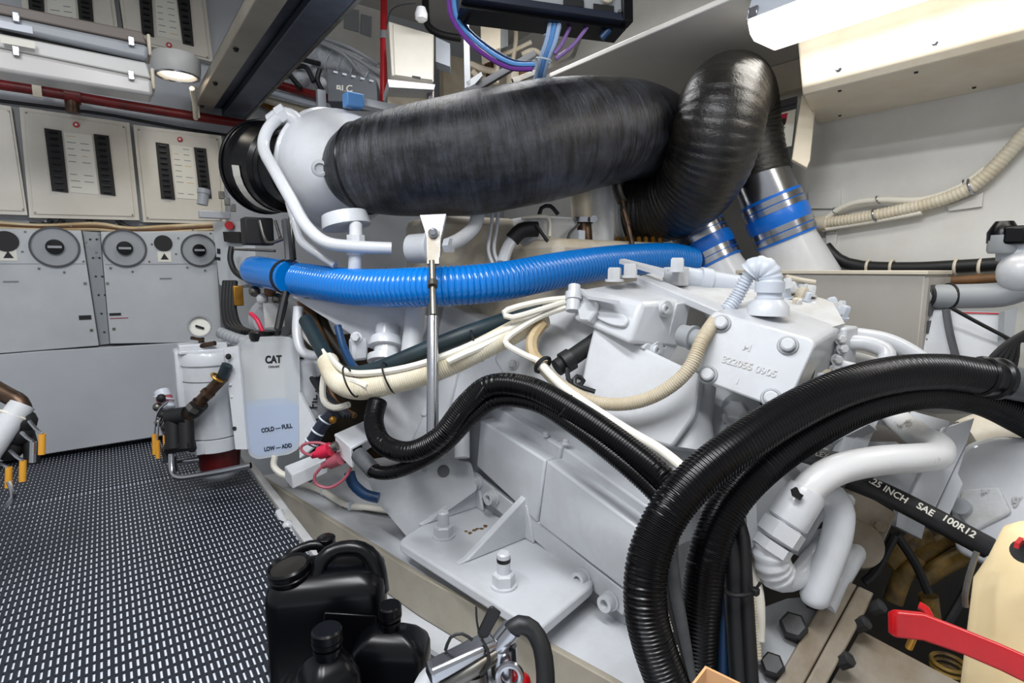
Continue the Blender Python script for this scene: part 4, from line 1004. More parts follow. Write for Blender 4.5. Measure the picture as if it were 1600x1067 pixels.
for i, (lab, pts, r, m) in enumerate((('dark blue hose behind the second ribbed conduit', ((1128, 830, 1.02), (1136, 900, 1.0), (1130, 980, .99), (1128, 1080, .98)), .016, 'blue_dark'),
                                      ('black braided hose tied to the beige sleeve', ((1130, 820, 1.0), (1146, 880, .98), (1150, 960, .97), (1158, 1080, .95)), .019, 'rubber'),
                                      ('black cable at the right of the tied bundle', ((1150, 808, 1.0), (1162, 840, .98), (1166, 910, .96), (1176, 1080, .93)), .011, 'black_matt'),
                                      ('white plastic strip at the right of the tied bundle', ((1160, 850, 1.0), (1178, 900, .99), (1186, 940, .98), (1186, 1000, .97)), .010, 'cable_white'))):
    solo('bundle_hose', MB().tube(tpts(pts, r), 12), m, lab, 'hose', 'hoses tied beside the ribbed conduits')
solo('bundle_sleeve', MB().tube(tpts([(1140, 820, 1.01), (1156, 880, .995), (1172, 930, .98), (1180, 1000, .97), (1182, 1030, .965)], .0095), 10, (.005, .001), .01), 'beige', 'cream ribbed sleeve in the tied hose bundle', 'conduit')
t = thing('zip_tie', 'black zip tie round the hose bundle', 'cable tie')
ob('strap', MB().tube(tpts([(1128, 918, .955), (1140, 928, .94), (1160, 930, .93), (1180, 925, .94)], .004), 6), 'black_matt', t)
ob('head', MB().box(W(1180, 924, .935), (.012, .012, .012)), 'black_matt', t, .002)
ob('tail', MB().cyl(W(1180, 922, .935), W(1188, 910, .93), .0025), 'black_matt', t)

# ================================================================== CONTROL BOXES
t = thing('control_box', 'white cast control box with oval boss, left of the pair', 'control box', 'white cast control boxes')
v = {k: W(*q) for k, q in dict(a=(905, 452, 1.42), b=(1004, 472, 1.27), c=(1076, 470, 1.36), d=(998, 436, 1.50), e=(893, 500, 1.41), f=(982, 538, 1.265), g=(1060, 546, 1.35), h=(990, 490, 1.49)).items()}
bx = ob('body', MB().hexa([v['e'], v['f'], v['g'], v['h'], v['a'], v['b'], v['c'], v['d']]), 'engine', t, .012, segs=3)
Pf = P3((905, 452, 1.42), (1004, 472, 1.27), (982, 536, 1.265))
Pr = P3((1004, 472, 1.27), (1076, 470, 1.36), (982, 536, 1.265))
ob('oval_boss', MB().prism(poly(Pf, [(935, 480), (968, 487), (982, 497), (976, 511), (955, 508), (930, 497)], .010, 8), -Pf.n * .014), 'engine', t, .003)
ob('hex_plug', MB().lathe([(0, .030), (.02, .030), (.024, .026)], Pf.at(925, 490, .0), Pf.n, 6), 'engine', t)
ob('rim', MB().prism(poly(Pr, [(1058, 474), (1079, 472), (1068, 528), (1046, 560), (1022, 558), (1004, 544), (1012, 536), (1040, 544)], .006, 3), -Pr.n * .03), 'engine', t, .004)
for x, y in ((1036, 482), (1022, 546)):
    k = ob('screw_boss', MB().lathe([(0, .022), (.012, .020)], Pr.at(x, y, -.004), Pr.n, 20), 'engine', t)
    ob('cap_screw', MB().socket(Pr.at(x, y, .006), Pr.n, .0115, .012), 'engine', k)
plate('lid_lip', P3((905, 452, 1.41), (1004, 472, 1.26), (998, 436, 1.49)), [(905, 450), (960, 462), (968, 470), (918, 462)], .008, 'engine', t, off=.006)
ob('cable_gland', MB().lathe([(0, .018), (.03, .018), (.031, .022), (.05, .022), (.052, .016), (.07, .016)], W(895, 486, 1.40), W(898, 440, 1.42) - W(895, 486, 1.40), 14), 'engine', t)
ob('grey_gland', MB().lathe([(0, .026), (.025, .026), (.027, .029), (.035, .029), (.036, .022), (.06, .022)], W(1066, 524, 1.29), W(1100, 532, 1.24) - W(1066, 524, 1.29), 24), 'grey_plastic', t)
t = thing('control_box', 'white cast control box with four corner bolts, right of the pair', 'control box', 'white cast control boxes')
P2 = P3((1114, 490, 1.22), (1265, 532, 1.12), (1096, 590, 1.20))
out = [(1116, 487), (1266, 530), (1274, 540), (1230, 636), (1220, 640), (1100, 595), (1093, 584), (1110, 492)]
ev = W(1314, 505, 1.30) - W(1270, 534, 1.12)
ob('body', MB().prism(poly(P2, roundpoly(out, 6)), ev), 'engine', t, .006, segs=3)
ob('cover_plate', MB().prism(poly(P2, roundpoly(out, 6), .012), -P2.n * .010), 'engine', t, .004)
for x, y in ((1127, 506), (1231, 540), (1106, 586), (1205, 622)):
    r_ = ob('bolt_recess', MB().lathe([(0, .021), (.004, .019), (.004, .016), (.001, .015), (.001, .001)], P2.at(x, y, .012), P2.n, 22), 'engine_grey', t)
    ob('bolt', MB().lathe([(0, .0135), (.014, .0135), (.017, .010), (.017, .001)], P2.at(x, y, .012), P2.n, 18), 'engine', r_)
rv = (P2.at(1240, 560) - P2.at(1130, 530)); uvv = P2.at(1150, 500) - P2.at(1145, 560)
text('cast_mark', 'M', P2.at(1167, 543, .0125), rv, uvv, .022, 'cast_white', t, .0012)
text('cast_number', '322055 0905', P2.at(1170, 573, .0125), rv, uvv, .021, 'cast_white', t, .0014)
text('cast_mark', 'I', P2.at(1152, 596, .0125), rv, uvv, .016, 'cast_white', t, .0012)
ob('top_collar', MB().lathe([(0, .045), (.02, .043), (.035, .03)], W(1200, 492, 1.24), (0, 0, 1), 24), 'engine', t)
for i, (x, y) in enumerate(((1280, 590), (1278, 606), (1268, 622))): ob('side_plug', MB().cyl(W(x, y, 1.17), W(x + 9, y + 1, 1.16), .011), 'engine', t)
ob('back_plate', MB().prism([W(1288, 520, 1.22), W(1318, 506, 1.30), W(1300, 580, 1.29), W(1268, 600, 1.20)], ev * .12), 'engine_grey', t, .003)
t = thing('grey_elbow_conduit', 'pale grey elbow and ribbed conduit on top of the right control box', 'conduit')
ob('gland', MB().lathe([(0, .030), (.02, .030), (.021, .026), (.03, .026), (.031, .031), (.055, .031)], W(1201, 478, 1.24), (0, 0, 1), 24), 'grey_pale', t)
ob('elbow', MB().tube(tpts([(1203, 452, 1.24), (1203, 432, 1.24), (1196, 420, 1.24), (1182, 418, 1.25), (1172, 426, 1.26)], .027), 18, (.012, .002), .008), 'grey_pale', t)
ob('ribbed_tail', MB().tube(tpts([(1176, 422, 1.26), (1164, 440, 1.27), (1150, 466, 1.28), (1134, 486, 1.28)], .0165), 14, (.0075, .003), .008), 'grey_pale', t)
t = thing('mounting_shelf', 'white mounting bars and fittings behind the two control boxes', 'bracket')
Pm = P3((1000, 430, 1.55), (1130, 470, 1.38), (1250, 440, 1.55))
plate('bar', Pm, [(995, 432), (1010, 428), (1135, 478), (1128, 488)], .02, 'engine', t, off=.02, bevel=.003)
plate('deck', Pm, [(1010, 428), (1100, 418), (1300, 470), (1320, 505), (1270, 520), (1130, 478)], .02, 'cast_white', t)
plate('bar', Pm, [(968, 405), (976, 404), (1040, 420), (1038, 426)], .012, 'engine', t, off=.05)
for x, y in ((985, 434), (960, 440), (1058, 425)): ob('fitting', MB().bolt(W(x, y, 1.42), (0, 0, 1), .018, .03), 'engine', t)
ob('pipe_union', MB().lathe([(0, .03), (.06, .03), (.062, .036), (.09, .036), (.092, .03), (.2, .03)], W(1058, 432, 1.5), W(1160, 448, 1.5) - W(1058, 432, 1.5), 20), 'grey_pale', t)
ob('block', MB().box(W(1056, 432, 1.47), (.05, .05, .05)), 'engine', t, .004)
rnd = random.Random(8)
for i in range(26):
    x = rnd.uniform(1225, 1315); y = 462 + (x - 1225) * .38 + rnd.uniform(-18, 16)
    c = W(x, y, 1.42 + rnd.uniform(-.04, .06)); r = rnd.uniform(.007, .013)
    ob('fuel_fitting', MB().bolt(c, (rnd.uniform(-.4, .4), rnd.uniform(-.4, .4), 1), r, r * 2.2), ('cast_white', 'grey_pale', 'warm_white')[i % 3], t)
ob('tap', MB().tube(tpts([(1252, 438, 1.45), (1255, 452, 1.45), (1253, 470, 1.45)], .008), 8), 'warm_white', t)
ob('tap_handle', MB().tube(tpts([(1228, 432, 1.45), (1250, 437, 1.44), (1274, 441, 1.43)], .006), 8), 'warm_white', t)


def loft(rings, n):
    """closed body through stacked rings of n points"""
    mb = MB(); vs = [p for r in rings for p in r]; fs = []
    for i in range(len(rings) - 1):
        for j in range(n): k = (j + 1) % n; fs.append((i * n + j, i * n + k, (i + 1) * n + k, (i + 1) * n + j))
    fs += [tuple(range(n - 1, -1, -1)), tuple(range((len(rings) - 1) * n, len(rings) * n))]
    return mb.add(vs, fs)


def rrect(c, u, v, a, b, r, k=4):
    pts = []
    for sx, sy, a0 in ((1, 1, 0), (-1, 1, 90), (-1, -1, 180), (1, -1, 270)):
        for i in range(k + 1):
            t = R_(a0 + 90 * i / k); pts.append(V(c) + V(u) * (sx * (a - r) + r * math.cos(t)) + V(v) * (sy * (b - r) + r * math.sin(t)))
    return pts


# ================================================================== RIGHT-HAND PIPEWORK OF THE ENGINE
t = thing('coolant_pipe', 'thick white S shaped pipe with chipped paint at right', 'pipe')
ob('pipe', MB().tube(tpts([(1386, 640, 1.24), (1410, 662, 1.20), (1442, 684, 1.13), (1466, 698, 1.07), (1462, 712, 1.025), (1425, 716, 1.0), (1370, 720, .985), (1310, 733, .97), (1270, 757, .965), (1250, 785, .965)], .0265), 20), 'engine_worn', t)
ob('flange', MB().ring(W(1390, 644, 1.23), W(1410, 662, 1.2) - W(1386, 640, 1.24), .030, .008, 24), 'engine', t)
d = W(1210, 850, .965) - W(1262, 768, .965)
ob('ferrule', MB().lathe([(0, .030), (.010, .0335), (.066, .0345), (.070, .030)], W(1262, 765, .963), d, 24), 'engine', t)
ob('bare_patch', MB().prism([W(1238, 766, .926), W(1246, 762, .925), (W(1250, 770, .925)), W(1256, 774, .926), W(1250, 782, .926), W(1240, 776, .926)], FW * .006), 'black_matt', t)
ob('hex_nut', MB().lathe([(0, .032), (.004, .038), (.030, .038), (.034, .032)], W(1229, 818, .963), d, 6), 'engine', t)
ob('back_nut', MB().lathe([(0, .033), (.018, .033)], W(1212, 847, .963), d, 6), 'engine', t)
ob('sealing_wrap', MB().tube(tpts([(1206, 852, .97), (1204, 870, .97), (1210, 888, .975), (1218, 900, .98)], .032), 16, (.014, .003), .008), 'engine', t)
for i, (lab, pts, r) in enumerate((('white pipe bend standing upright below the S shaped pipe', ((1280, 770, 1.03), (1302, 778, 1.02), (1312, 802, 1.01), (1306, 845, 1.0), (1290, 890, .99), (1277, 922, .985), (1272, 936, .985, .0245), (1270, 944, .985, .018), (1269, 948, .985, .006)), .0255),
                                   ('short white pipe behind the upright pipe bend', ((1288, 790, 1.08), (1268, 805, 1.07), (1252, 835, 1.06), (1240, 862, 1.06)), .020),
                                   ('white pipe loop at the bottom of the hex nut', ((1194, 872, 1.01), (1200, 896, 1.0), (1222, 908, .99), (1250, 898, 1.0), (1275, 865, 1.04), (1290, 840, 1.08)), .0195),
                                   ('white pipe running from the bronze flange to the coupling', ((1346, 846, 1.17), (1324, 882, 1.10), (1302, 918, 1.06), (1286, 950, 1.03)), .0215))):
    o = ob('white_pipe', MB().tube(tpts(pts, r), 18), 'engine'); o['label'] = lab; o['category'] = 'pipe'; o['group'] = 'white pipes below the S shaped pipe'
t = thing('pump_flange', 'dull tan pump flange with bolts behind the white pipes', 'flange')
PFp = P3((1330, 770, 1.18), (1400, 820, 1.14), (1330, 870, 1.14))
plate('plate', PFp, [(1318, 752), (1402, 802), (1372, 868), (1330, 872), (1300, 840)], .05, 'flange', t, rnd=6, bevel=.005)
ob('ring', MB().lathe([(0, .05), (.02, .046), (.022, .03)], PFp.at(1338, 850), PFp.n, 26), 'flange', t)
ob('bolt', MB().bolt(PFp.at(1322, 782), PFp.n, .012, .02), 'cast_white', t)
ob('bolt', MB().bolt(PFp.at(1372, 824), PFp.n, .012, .012), 'flange', t)
# upper right pipes
for i, (lab, pts, r, m) in enumerate((('white pipe bending down right of the control box', ((1316, 536, 1.30), (1350, 536, 1.28), (1380, 546, 1.26), (1386, 560, 1.25), (1374, 582, 1.24), (1362, 600, 1.24)), .0185, 'engine'),
                                      ('white pipe arching over to the ribbed conduit', ((1330, 524, 1.40), (1380, 532, 1.38), (1420, 550, 1.36), (1452, 575, 1.34), (1465, 600, 1.33)), .022, 'engine'),
                                      ('lower white pipe at the side of the control box', ((1300, 568, 1.28), (1340, 578, 1.26), (1380, 590, 1.24)), .0145, 'engine'),
                                      ('grey white pipe tucked under the bending pipe', ((1320, 556, 1.34), (1360, 566, 1.33), (1390, 580, 1.32)), .016, 'cast_white'))):
    o = ob('coolant_line', MB().tube(tpts(pts, r), 14), m); o['label'] = lab; o['category'] = 'pipe'; o['group'] = 'pipes right of the control box'
t = thing('pipe_manifold', 'white flanged manifold between control box and pipes', 'manifold')
ob('block', MB().box(W(1308, 548, 1.31), (.07, .06, .12)), 'engine', t, .006)
ob('cover', MB().prism([W(1278, 575, 1.24), W(1340, 570, 1.34), W(1360, 600, 1.28), W(1290, 625, 1.18)], (0, 0, -.05)), 'warm_white', t, .006)
for x, y in ((1312, 530), (1315, 545), (1306, 562), (1303, 578)): ob('bolt', MB().bolt(W(x, y, 1.27), -FW, .010, .012), 'cast_white', t)
# frame and gearbox at right
t = thing('gearbox', 'white gearbox casting behind the cream jug', 'gearbox')
PGb = P3((1500, 700, 1.22), (1600, 690, 1.14), (1520, 850, 1.14))
ob('casting', MB().prism(poly(PGb, [(1478, 730), (1510, 690), (1560, 678), (1680, 690), (1680, 900), (1560, 890), (1490, 860)], 0, 16), -PGb.n * .3), 'engine', t, .02, segs=3)
ob('shoulder', MB().tube(tpts([(1510, 690, 1.3, .05), (1560, 680, 1.28, .06), (1640, 690, 1.22, .07)]), 18), 'warm_white', t)
ob('pad', MB().prism(poly(PGb, [(1500, 765), (1560, 760), (1580, 800), (1520, 830), (1496, 806)], .012, 8), -PGb.n * .014), 'cast_white', t, .004)
ob('stud', MB().cyl(PGb.at(1508, 795, .0), PGb.at(1500, 790, .035), .017), 'engine_grey', t)
text('cast_number', '92', PGb.at(1592, 785, .001), RT, UP, .03, 'cast_white', t, .0015)
text('cast_number', 'R4020', PGb.at(1545, 768, .0125), RT, UP, .012, 'engine', t, .001)
t = thing('engine_bracket', 'white vertical bracket beside the S shaped pipe bend', 'bracket')
Pb = P3((1480, 670, 1.16), (1520, 660, 1.16), (1440, 790, 1.10))
plate('plate', Pb, [(1472, 668), (1524, 652), (1512, 690), (1458, 802), (1420, 780), (1448, 720)], .02, 'engine', t, bevel=.003)
plate('side_plate', Pb, [(1513, 690), (1498, 740), (1506, 756), (1484, 806), (1460, 801)], .03, 'engine', t, off=-.004, bevel=.003)
plate('lower_plate', P3((1400, 760, 1.2), (1450, 800, 1.18), (1400, 830, 1.18)), [(1405, 790), (1448, 812), (1440, 842), (1400, 822)], .02, 'engine_grey', t)
plate('back_plate', P3((1330, 720, 1.25), (1440, 740, 1.22), (1400, 790, 1.2)), [(1300, 690), (1400, 690), (1450, 720), (1425, 790), (1380, 760), (1310, 745)], .03, 'engine_grey', t)
t = thing('pipe_support', 'white angle frame under the big ribbed conduits', 'frame')
for a, b in (((1345, 640), (1300, 745)), ((1362, 640), (1322, 735)), ((1300, 690), (1360, 660)), ((1180, 800), (1230, 700)), ((1420, 655), (1480, 672))):
    ob('bar', MB().tube([tuple(W(a[0], a[1], 1.22)) + (.02,), tuple(W(b[0], b[1], 1.17)) + (.02,)], 4), 'engine_grey', t)
ob('panel', MB().prism([W(1180, 740, 1.14), W(1330, 690, 1.26), W(1330, 780, 1.22), W(1185, 880, 1.10)], FW * .05), 'engine_grey', t)
ob('clevis', MB().box(W(1265, 770, 1.14), (.12, .04, .04), Matrix.Rotation(R_(-20), 3, 'Y')), 'iron', t, .004)
t = thing('printed_hose', 'black hydraulic hose with white size lettering at lower right', 'hose')
hp = [(1325, 748, 1.08), (1380, 770, 1.05), (1440, 800, 1.02), (1500, 832, .99), (1545, 856, .97)]
ob('hose', MB().tube(tpts(hp, .020), 16), 'rubber', t)
for s, x, y, dd in (('.25 INCH', 1388, 764, 1.019), ('SAE', 1446, 794, .991), ('100R12', 1498, 820, .966)):
    text('print', s, W(x, y + 2, dd), W(x + 50, y + 29, dd - .028) - W(x, y, dd), UP, .0165, 'cable_white', t)
t = thing('printed_hose', 'short dark hose with worn print above the white ferrule', 'hose')
ob('hose', MB().tube(tpts([(1200, 700, 1.16), (1245, 706, 1.13), (1290, 718, 1.10), (1320, 722, 1.08)], .019), 14), 'rubber_grey', t)
text('print', 'MEGAFLEX', W(1265, 706, 1.09), W(1310, 716, 1.07) - W(1255, 703, 1.10), UP, .014, 'cable_white', t)
# coupling flange, lower right
t = thing('shaft_coupling', 'heavy tan coupling flange with hex bolts at the bottom right', 'coupling')
Pc = P3((1310, 905, 1.06), (1400, 945, 1.02), (1240, 1067, .94))
plate('rear_disc', Pc, [(1308, 900), (1340, 914), (1250, 1080), (1205, 1080)], .12, 'flange', t, bevel=.003)
plate('front_disc', Pc, [(1342, 915), (1366, 926), (1356, 950), (1286, 1080), (1252, 1080)], .12, 'flange', t, off=.003, bevel=.003)
plate('hub', Pc, [(1190, 950), (1230, 935), (1290, 930), (1205, 1080), (1180, 1080)], .1, 'engine_grey', t, off=-.02)
for x, y, r in ((1240, 985, .024), (1208, 1045, .020), (1272, 938, .022)): ob('bolt', MB().lathe([(0, r), (.03, r), (.034, r * .8)], Pc.at(x, y, -.02), Pc.n + RT * -.3, 6), 'iron', t)
for x, y in ((1362, 952), (1338, 978), (1312, 1035)): ob('bolt', MB().lathe([(0, .013), (.022, .013), (.024, .010)], Pc.at(x, y, -.01), Pc.n + RT * .6, 6), 'iron', t)
o = plate('bed_plate', P3((1340, 1000, 1.02), (1480, 1060, .96), (1360, 1080, .96)), [(1345, 985), (1500, 1067), (1530, 1100), (1280, 1100)], .02, 'flange'); o['label'] = 'stained tan bed plate right of the coupling flange'; o['category'] = 'plate'
t = thing('bilge_hoses', 'olive brown hoses in the dark bilge below the printed hose', 'hose')
for i, pts in enumerate((((1385, 880), (1420, 850), (1450, 835)), ((1420, 895), (1450, 860), (1485, 840)), ((1440, 905), (1480, 880), (1520, 862)), ((1450, 930), (1455, 970), (1452, 1000)), ((1395, 940), (1410, 900), (1432, 870)))):
    ob('hose', MB().tube(tpts([(x, y, 1.25 + .03 * (i % 2)) for x, y in pts], .020), 12), 'olive', t)
for i, pts in enumerate((((1400, 835), (1430, 880), (1450, 925)), ((1398, 836), (1370, 890), (1350, 910)), ((1470, 990), (1500, 940), (1520, 900)))):
    ob('black_cable', MB().tube(tpts([(x, y, 1.18) for x, y in pts], .009), 8), 'black_matt', t)
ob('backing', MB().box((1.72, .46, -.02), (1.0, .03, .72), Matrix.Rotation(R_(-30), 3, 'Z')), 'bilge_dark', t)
for i in range(3): ob('spring_coil', MB().ring(W(1482, 1035 + i * 9, 1.1), (0, 0, 1), .028, .004, 20, 6), 'olive', t)
# hull-side valve group, far right
t = thing('sea_valve', 'grey pipe with black tie and white valve body at the right edge', 'valve')
ob('pipe', MB().tube(tpts([(1446, 462, 1.62, .033), (1482, 463, 1.60, .035), (1540, 462, 1.56, .035), (1575, 458, 1.53, .035), (1620, 440, 1.48, .035)]), 20), 'grey_plastic', t)
ob('end_ring', MB().ring(W(1446, 462, 1.62), RT, .034, .006, 24), 'black_matt', t)
ob('black_tie', MB().ring(W(1482, 463, 1.60), RT, .036, .004, 24), 'black_matt', t)
ob('valve_ball', MB().ball(W(1596, 425, 1.50), (.055, .055, .06), 20), 'engine', t)
ob('valve_neck', MB().cyl(W(1585, 405, 1.52), W(1585, 380, 1.52), .04), 'grey_pale', t)
ob('clear_cup', MB().lathe([(0, .03), (.008, .034), (.05, .034)], W(1565, 396, 1.52), (0, 0, 1), 20), 'grey_plastic', t)
ob('black_head', MB().lathe([(0, .035), (.03, .036), (.05, .026), (.06, .02)], W(1566, 380, 1.52), (0, 0, 1), 20), 'black', t)
ob('black_arm', MB().box(W(1592, 368, 1.5), (.10, .05, .05)), 'black', t, .008)
ob('strap', MB().tube(tpts([(1478, 484, 1.58), (1484, 520, 1.56), (1494, 560, 1.54)], .010), 6), 'grey_dark', t)
t = thing('white_tank', 'white panel fronted tank under the grey pipe', 'tank')
Pt = P3((1445, 485, 1.62), (1580, 490, 1.52), (1445, 560, 1.60))
plate('shell', Pt, [(1440, 482), (1570, 486), (1572, 640), (1436, 640)], .2, 'engine', t, bevel=.01)
plate('red_line', Pt, [(1500, 487), (1566, 489), (1566, 491), (1500, 489)], .001, 'red', t, off=.004)
plate('grey_edge', P3((1568, 490, 1.5), (1582, 486, 1.5), (1568, 560, 1.48)), [(1570, 486), (1590, 480), (1584, 535), (1568, 540)], .02, 'grey_plastic', t)
for i in range(5):
    solo('loose_cable', MB().tube(tpts([(1620, 510 + i * 6, 1.35), (1580 + i * 3, 532, 1.36), (1552 + i * 9, 556, 1.37), (1535 + i * 12, 580, 1.38)], .007), 8), 'black_matt', ('topmost', 'second', 'middle', 'fourth', 'lowest')[i] + ' black cable of the fan at the right edge', 'cable', 'fan of black cables')
solo('loose_cable', MB().tube(tpts([(1488, 482, 1.52), (1530, 505, 1.5), (1578, 530, 1.48)], .005), 8), 'black_matt', 'single thin black cable slanting across the white tank', 'cable')

# ================================================================== ENGINE BED
pts = [(400, 741), (417, 752), (560, 840), (652, 898), (745, 948), (860, 1012), (950, 1062), (1010, 1098)]
top = [PZ(0).at(x, y) for x, y in pts]
mb = MB(); vs = []
for p in top:
    vs += [p, p + V((.016, .004, 0)), p + V((.016, .004, -.125)), p + V((0, 0, -.125))]
fs = []
for i in range(len(top) - 1):
    for j in range(4): k = (j + 1) % 4; fs.append((i * 4 + j, i * 4 + k, (i + 1) * 4 + k, (i + 1) * 4 + j))
fs += [(0, 1, 2, 3), tuple(range((len(top) - 1) * 4 + 3, (len(top) - 1) * 4 - 1, -1))]
t = thing('engine_bearer', 'tan steel engine bearer rail beside the walkway mat', 'rail')
ob('web', mb.add(vs, fs), 'bearer', t, .003)
ob('top_shelf', MB().prism([p + V((.017, .004, -.012)) for p in top] + [V((1.06, .55, -.012)), V((1.06, 2.3, -.012))], (0, 0, -.02)), 'engine', t)
ob('lower_flange', MB().prism([p + V((-.07, 0, -.125)) for p in top] + [p + V((.0, 0, -.125)) for p in reversed(top)], (0, 0, -.015)), 'engine', t)
struct('bilge_step', MB().box((.60, 1.3, -.26), (.26, 2.6, .18)), 'bilge')['kind'] = 'structure'
t = thing('bed_pipe', 'white jointed pipe end lying along the mat edge', 'pipe')
ob('pipe', MB().tube(tpts([(436, 800, 1.92), (448, 822, 1.86), (470, 850, 1.78), (500, 890, 1.68)], .014), 10), 'engine', t)
ob('end', MB().ball(W(450, 822, 1.84), .02, 12), 'engine', t)
t = thing('earth_cable', 'white tied cable lying on the engine bed', 'cable')
ob('cable', MB().tube(tpts([(430, 712, 1.93), (428, 728, 1.93), (440, 740, 1.92), (455, 744, 1.91)], .011), 8), 'cable_white', t)
ob('cable', MB().tube([tuple(PZ(.008).at(x, y)) + (.012,) for x, y in ((452, 752), (475, 756), (505, 768), (540, 788), (580, 794), (625, 800))], 10), 'cable_white', t)
for x, y in ((505, 767), (548, 790), (453, 752)): ob('tie', MB().box(PZ(.012).at(x, y), (.02, .012, .03)), 'tie', t, .003)
ob('plug', MB().cyl(W(460, 742, 1.86), W(486, 748, 1.83), .012), 'rubber_grey', t)
tube_ = solo('thin_wire', MB().tube([tuple(PZ(.0).at(x, y)) + (.003,) for x, y in ((535, 792), (580, 800), (620, 808), (642, 820))], 6), 'rubber', 'thin dark wire along the white bed cable', 'wire')
t = thing('junction_cover', 'pale grey folded junction cover with red battery boots', 'junction box')
Pj = P3((528, 680, 1.62), (590, 662, 1.62), (530, 700, 1.58))
ob('lid', MB().prism([W(522, 678, 1.62), W(548, 700, 1.55), W(585, 680, 1.60), W(572, 656, 1.68)], (0, 0, -.008)), 'engine', t, .002)
ob('front', MB().prism([W(523, 679, 1.62), W(548, 701, 1.55), W(550, 732, 1.54), W(526, 708, 1.61)], (.01, .01, 0)), 'engine', t, .002)
ob('end_plate', MB().prism([W(566, 668, 1.66), W(573, 655, 1.68), W(578, 700, 1.64), W(566, 708, 1.64)], (.01, .01, 0)), 'engine', t)
for i, (m, a, b, cx) in enumerate((('crimp', (488, 712), (520, 700), 0), ('pink', (504, 728), (536, 714), 1))):
    A_, B_ = W(a[0], a[1], 1.60), W(b[0], b[1], 1.58)
    k = ob('terminal_boot', MB().lathe([(0, .009), (.025, .012), (.027, .019), (.04, .020), (.065, .020)], A_, B_ - A_, 16), m, t)
    lp = [(488, 712), (476, 708), (470, 700), (478, 693), (500, 692), (518, 698)] if i == 0 else [(504, 728), (492, 742), (494, 756), (515, 762), (538, 748), (550, 728)]
    ob('loop_wire', MB().tube(tpts([(x, y, 1.585) for x, y in lp], .0045), 8), 'pink', k)
ob('stud', MB().cyl(W(520, 699, 1.57), W(527, 696, 1.57), .014), 'steel_dull', t)
tube('blue_hose', [(546, 738, 1.66), (552, 756, 1.66), (570, 772, 1.66), (592, 778, 1.66)], .016, 'blue_dark', t)
o = solo('bed_block', MB().prism([W(444, 728, 1.85), W(500, 706, 1.86), W(512, 716, 1.82), W(456, 742, 1.80)], (0, 0, -.05)), 'engine', 'white block at the foot of the coolant bottle', 'block', bevel=.004)
t = thing('oil_filter_can', 'white spin-on filter with black lettering behind the coolant bottle', 'filter')
ob('can', MB().lathe([(0, .045), (.02, .05), (.20, .05), (.21, .04)], W(490, 650, 1.98), (0, 0, 1), 22), 'engine', t)
text('lettering', 'CAT', W(488, 572, 1.925), RT, UP, .036, 'ink', t)
text('lettering', 'FILTER', W(490, 612, 1.925), UP, -RT, .042, 'ink', t)
ob('collar', MB().lathe([(0, .052), (.03, .052)], W(490, 585, 1.98), (0, 0, 1), 22), 'blue_dark', t)
t = thing('drain_valve', 'black hose joint with white ties below the engine front', 'hose')
ob('hose', MB().tube(tpts([(522, 645, 1.7), (505, 662, 1.7), (494, 680, 1.7), (486, 694, 1.7)], .020), 12), 'navy', t)
for x, y in ((508, 656), (496, 674), (487, 690)): ob('tie', MB().ring(W(x, y, 1.7), W(x + 12, y - 16, 1.7) - W(x, y, 1.7), .021, .003, 18, 6), 'tie', t)
ob('brass_cap', MB().ball(W(520, 656, 1.67), .012, 10), 'brass', t)
ob('white_loop', MB().tube(tpts([(514, 560, 1.72), (505, 595, 1.70), (506, 625, 1.68), (522, 637, 1.66), (545, 632, 1.64)], .010), 8), 'cable_white', t)
plate('gusset', P3((468, 600, 1.9), (492, 660, 1.85), (470, 715, 1.85)), [(467, 612), (496, 668), (488, 700), (468, 716)], .012, 'engine', t)
for i in range(4): ob('dark_line', MB().tube(tpts([(470 + i * 12, 560 + i * 8, 1.95), (500 + i * 8, 610 + i * 6, 1.9), (540 + i * 5, 650, 1.85)], .010), 8), ('rubber', 'navy', 'olive_dark', 'kraft')[i], t)

# ================================================================== COOLANT BOTTLE
t = thing('coolant_bottle', 'translucent coolant bottle with black lettering and blue liquid', 'bottle')
Pk = P3((388, 540, 1.97), (466, 536, 1.90), (392, 706, 1.96))
outl = [(378, 545), (386, 531), (400, 526), (452, 526), (464, 534), (468, 548), (471, 685), (466, 702), (452, 710), (402, 718), (390, 712), (384, 690)]
bv = W(368, 532, 2.10) - W(382, 536, 1.97)
ob('shell', MB().prism(poly(Pk, outl, 0, 5), bv), 'bottle', t, .012, segs=3)
liq = [(386, 636), (466, 630), (467, 684), (462, 698), (450, 706), (404, 713), (394, 708), (388, 688)]
ob('coolant', MB().prism(poly(Pk, liq, -.008, 4), bv * .88), 'coolant', t)
ob('back_wall', MB().prism([p + bv * .93 for p in poly(Pk, [(384, 534), (462, 534), (466, 700), (396, 710)], -.004)], bv * .03), 'paper', t)
ob('cap', MB().lathe([(0, .045), (.03, .047), (.034, .040)], W(411, 531, 2.0), (0, 0, 1), 24), 'black', t)
ob('cap_hose', MB().cyl(W(432, 530, 1.98), W(446, 470, 1.95), .010), 'black_matt', t)
rv = Pk.at(460, 560) - Pk.at(390, 563); uvv = Pk.at(420, 550) - Pk.at(424, 690)
text('lettering', 'CAT', Pk.at(427, 562, .002), rv, uvv, .036, 'ink', t, bold=.04)
text('lettering', 'COOLANT', Pk.at(428, 573, .002), rv, uvv, .010, 'ink', t)
rv2 = Pk.at(458, 662) - Pk.at(400, 672)
text('level_mark', 'COLD — FULL', Pk.at(432, 669, .002), rv2, uvv, .021, 'ink', t)
text('level_mark', 'LOW — ADD', Pk.at(434, 699, .002), rv2, uvv, .020, 'ink', t)
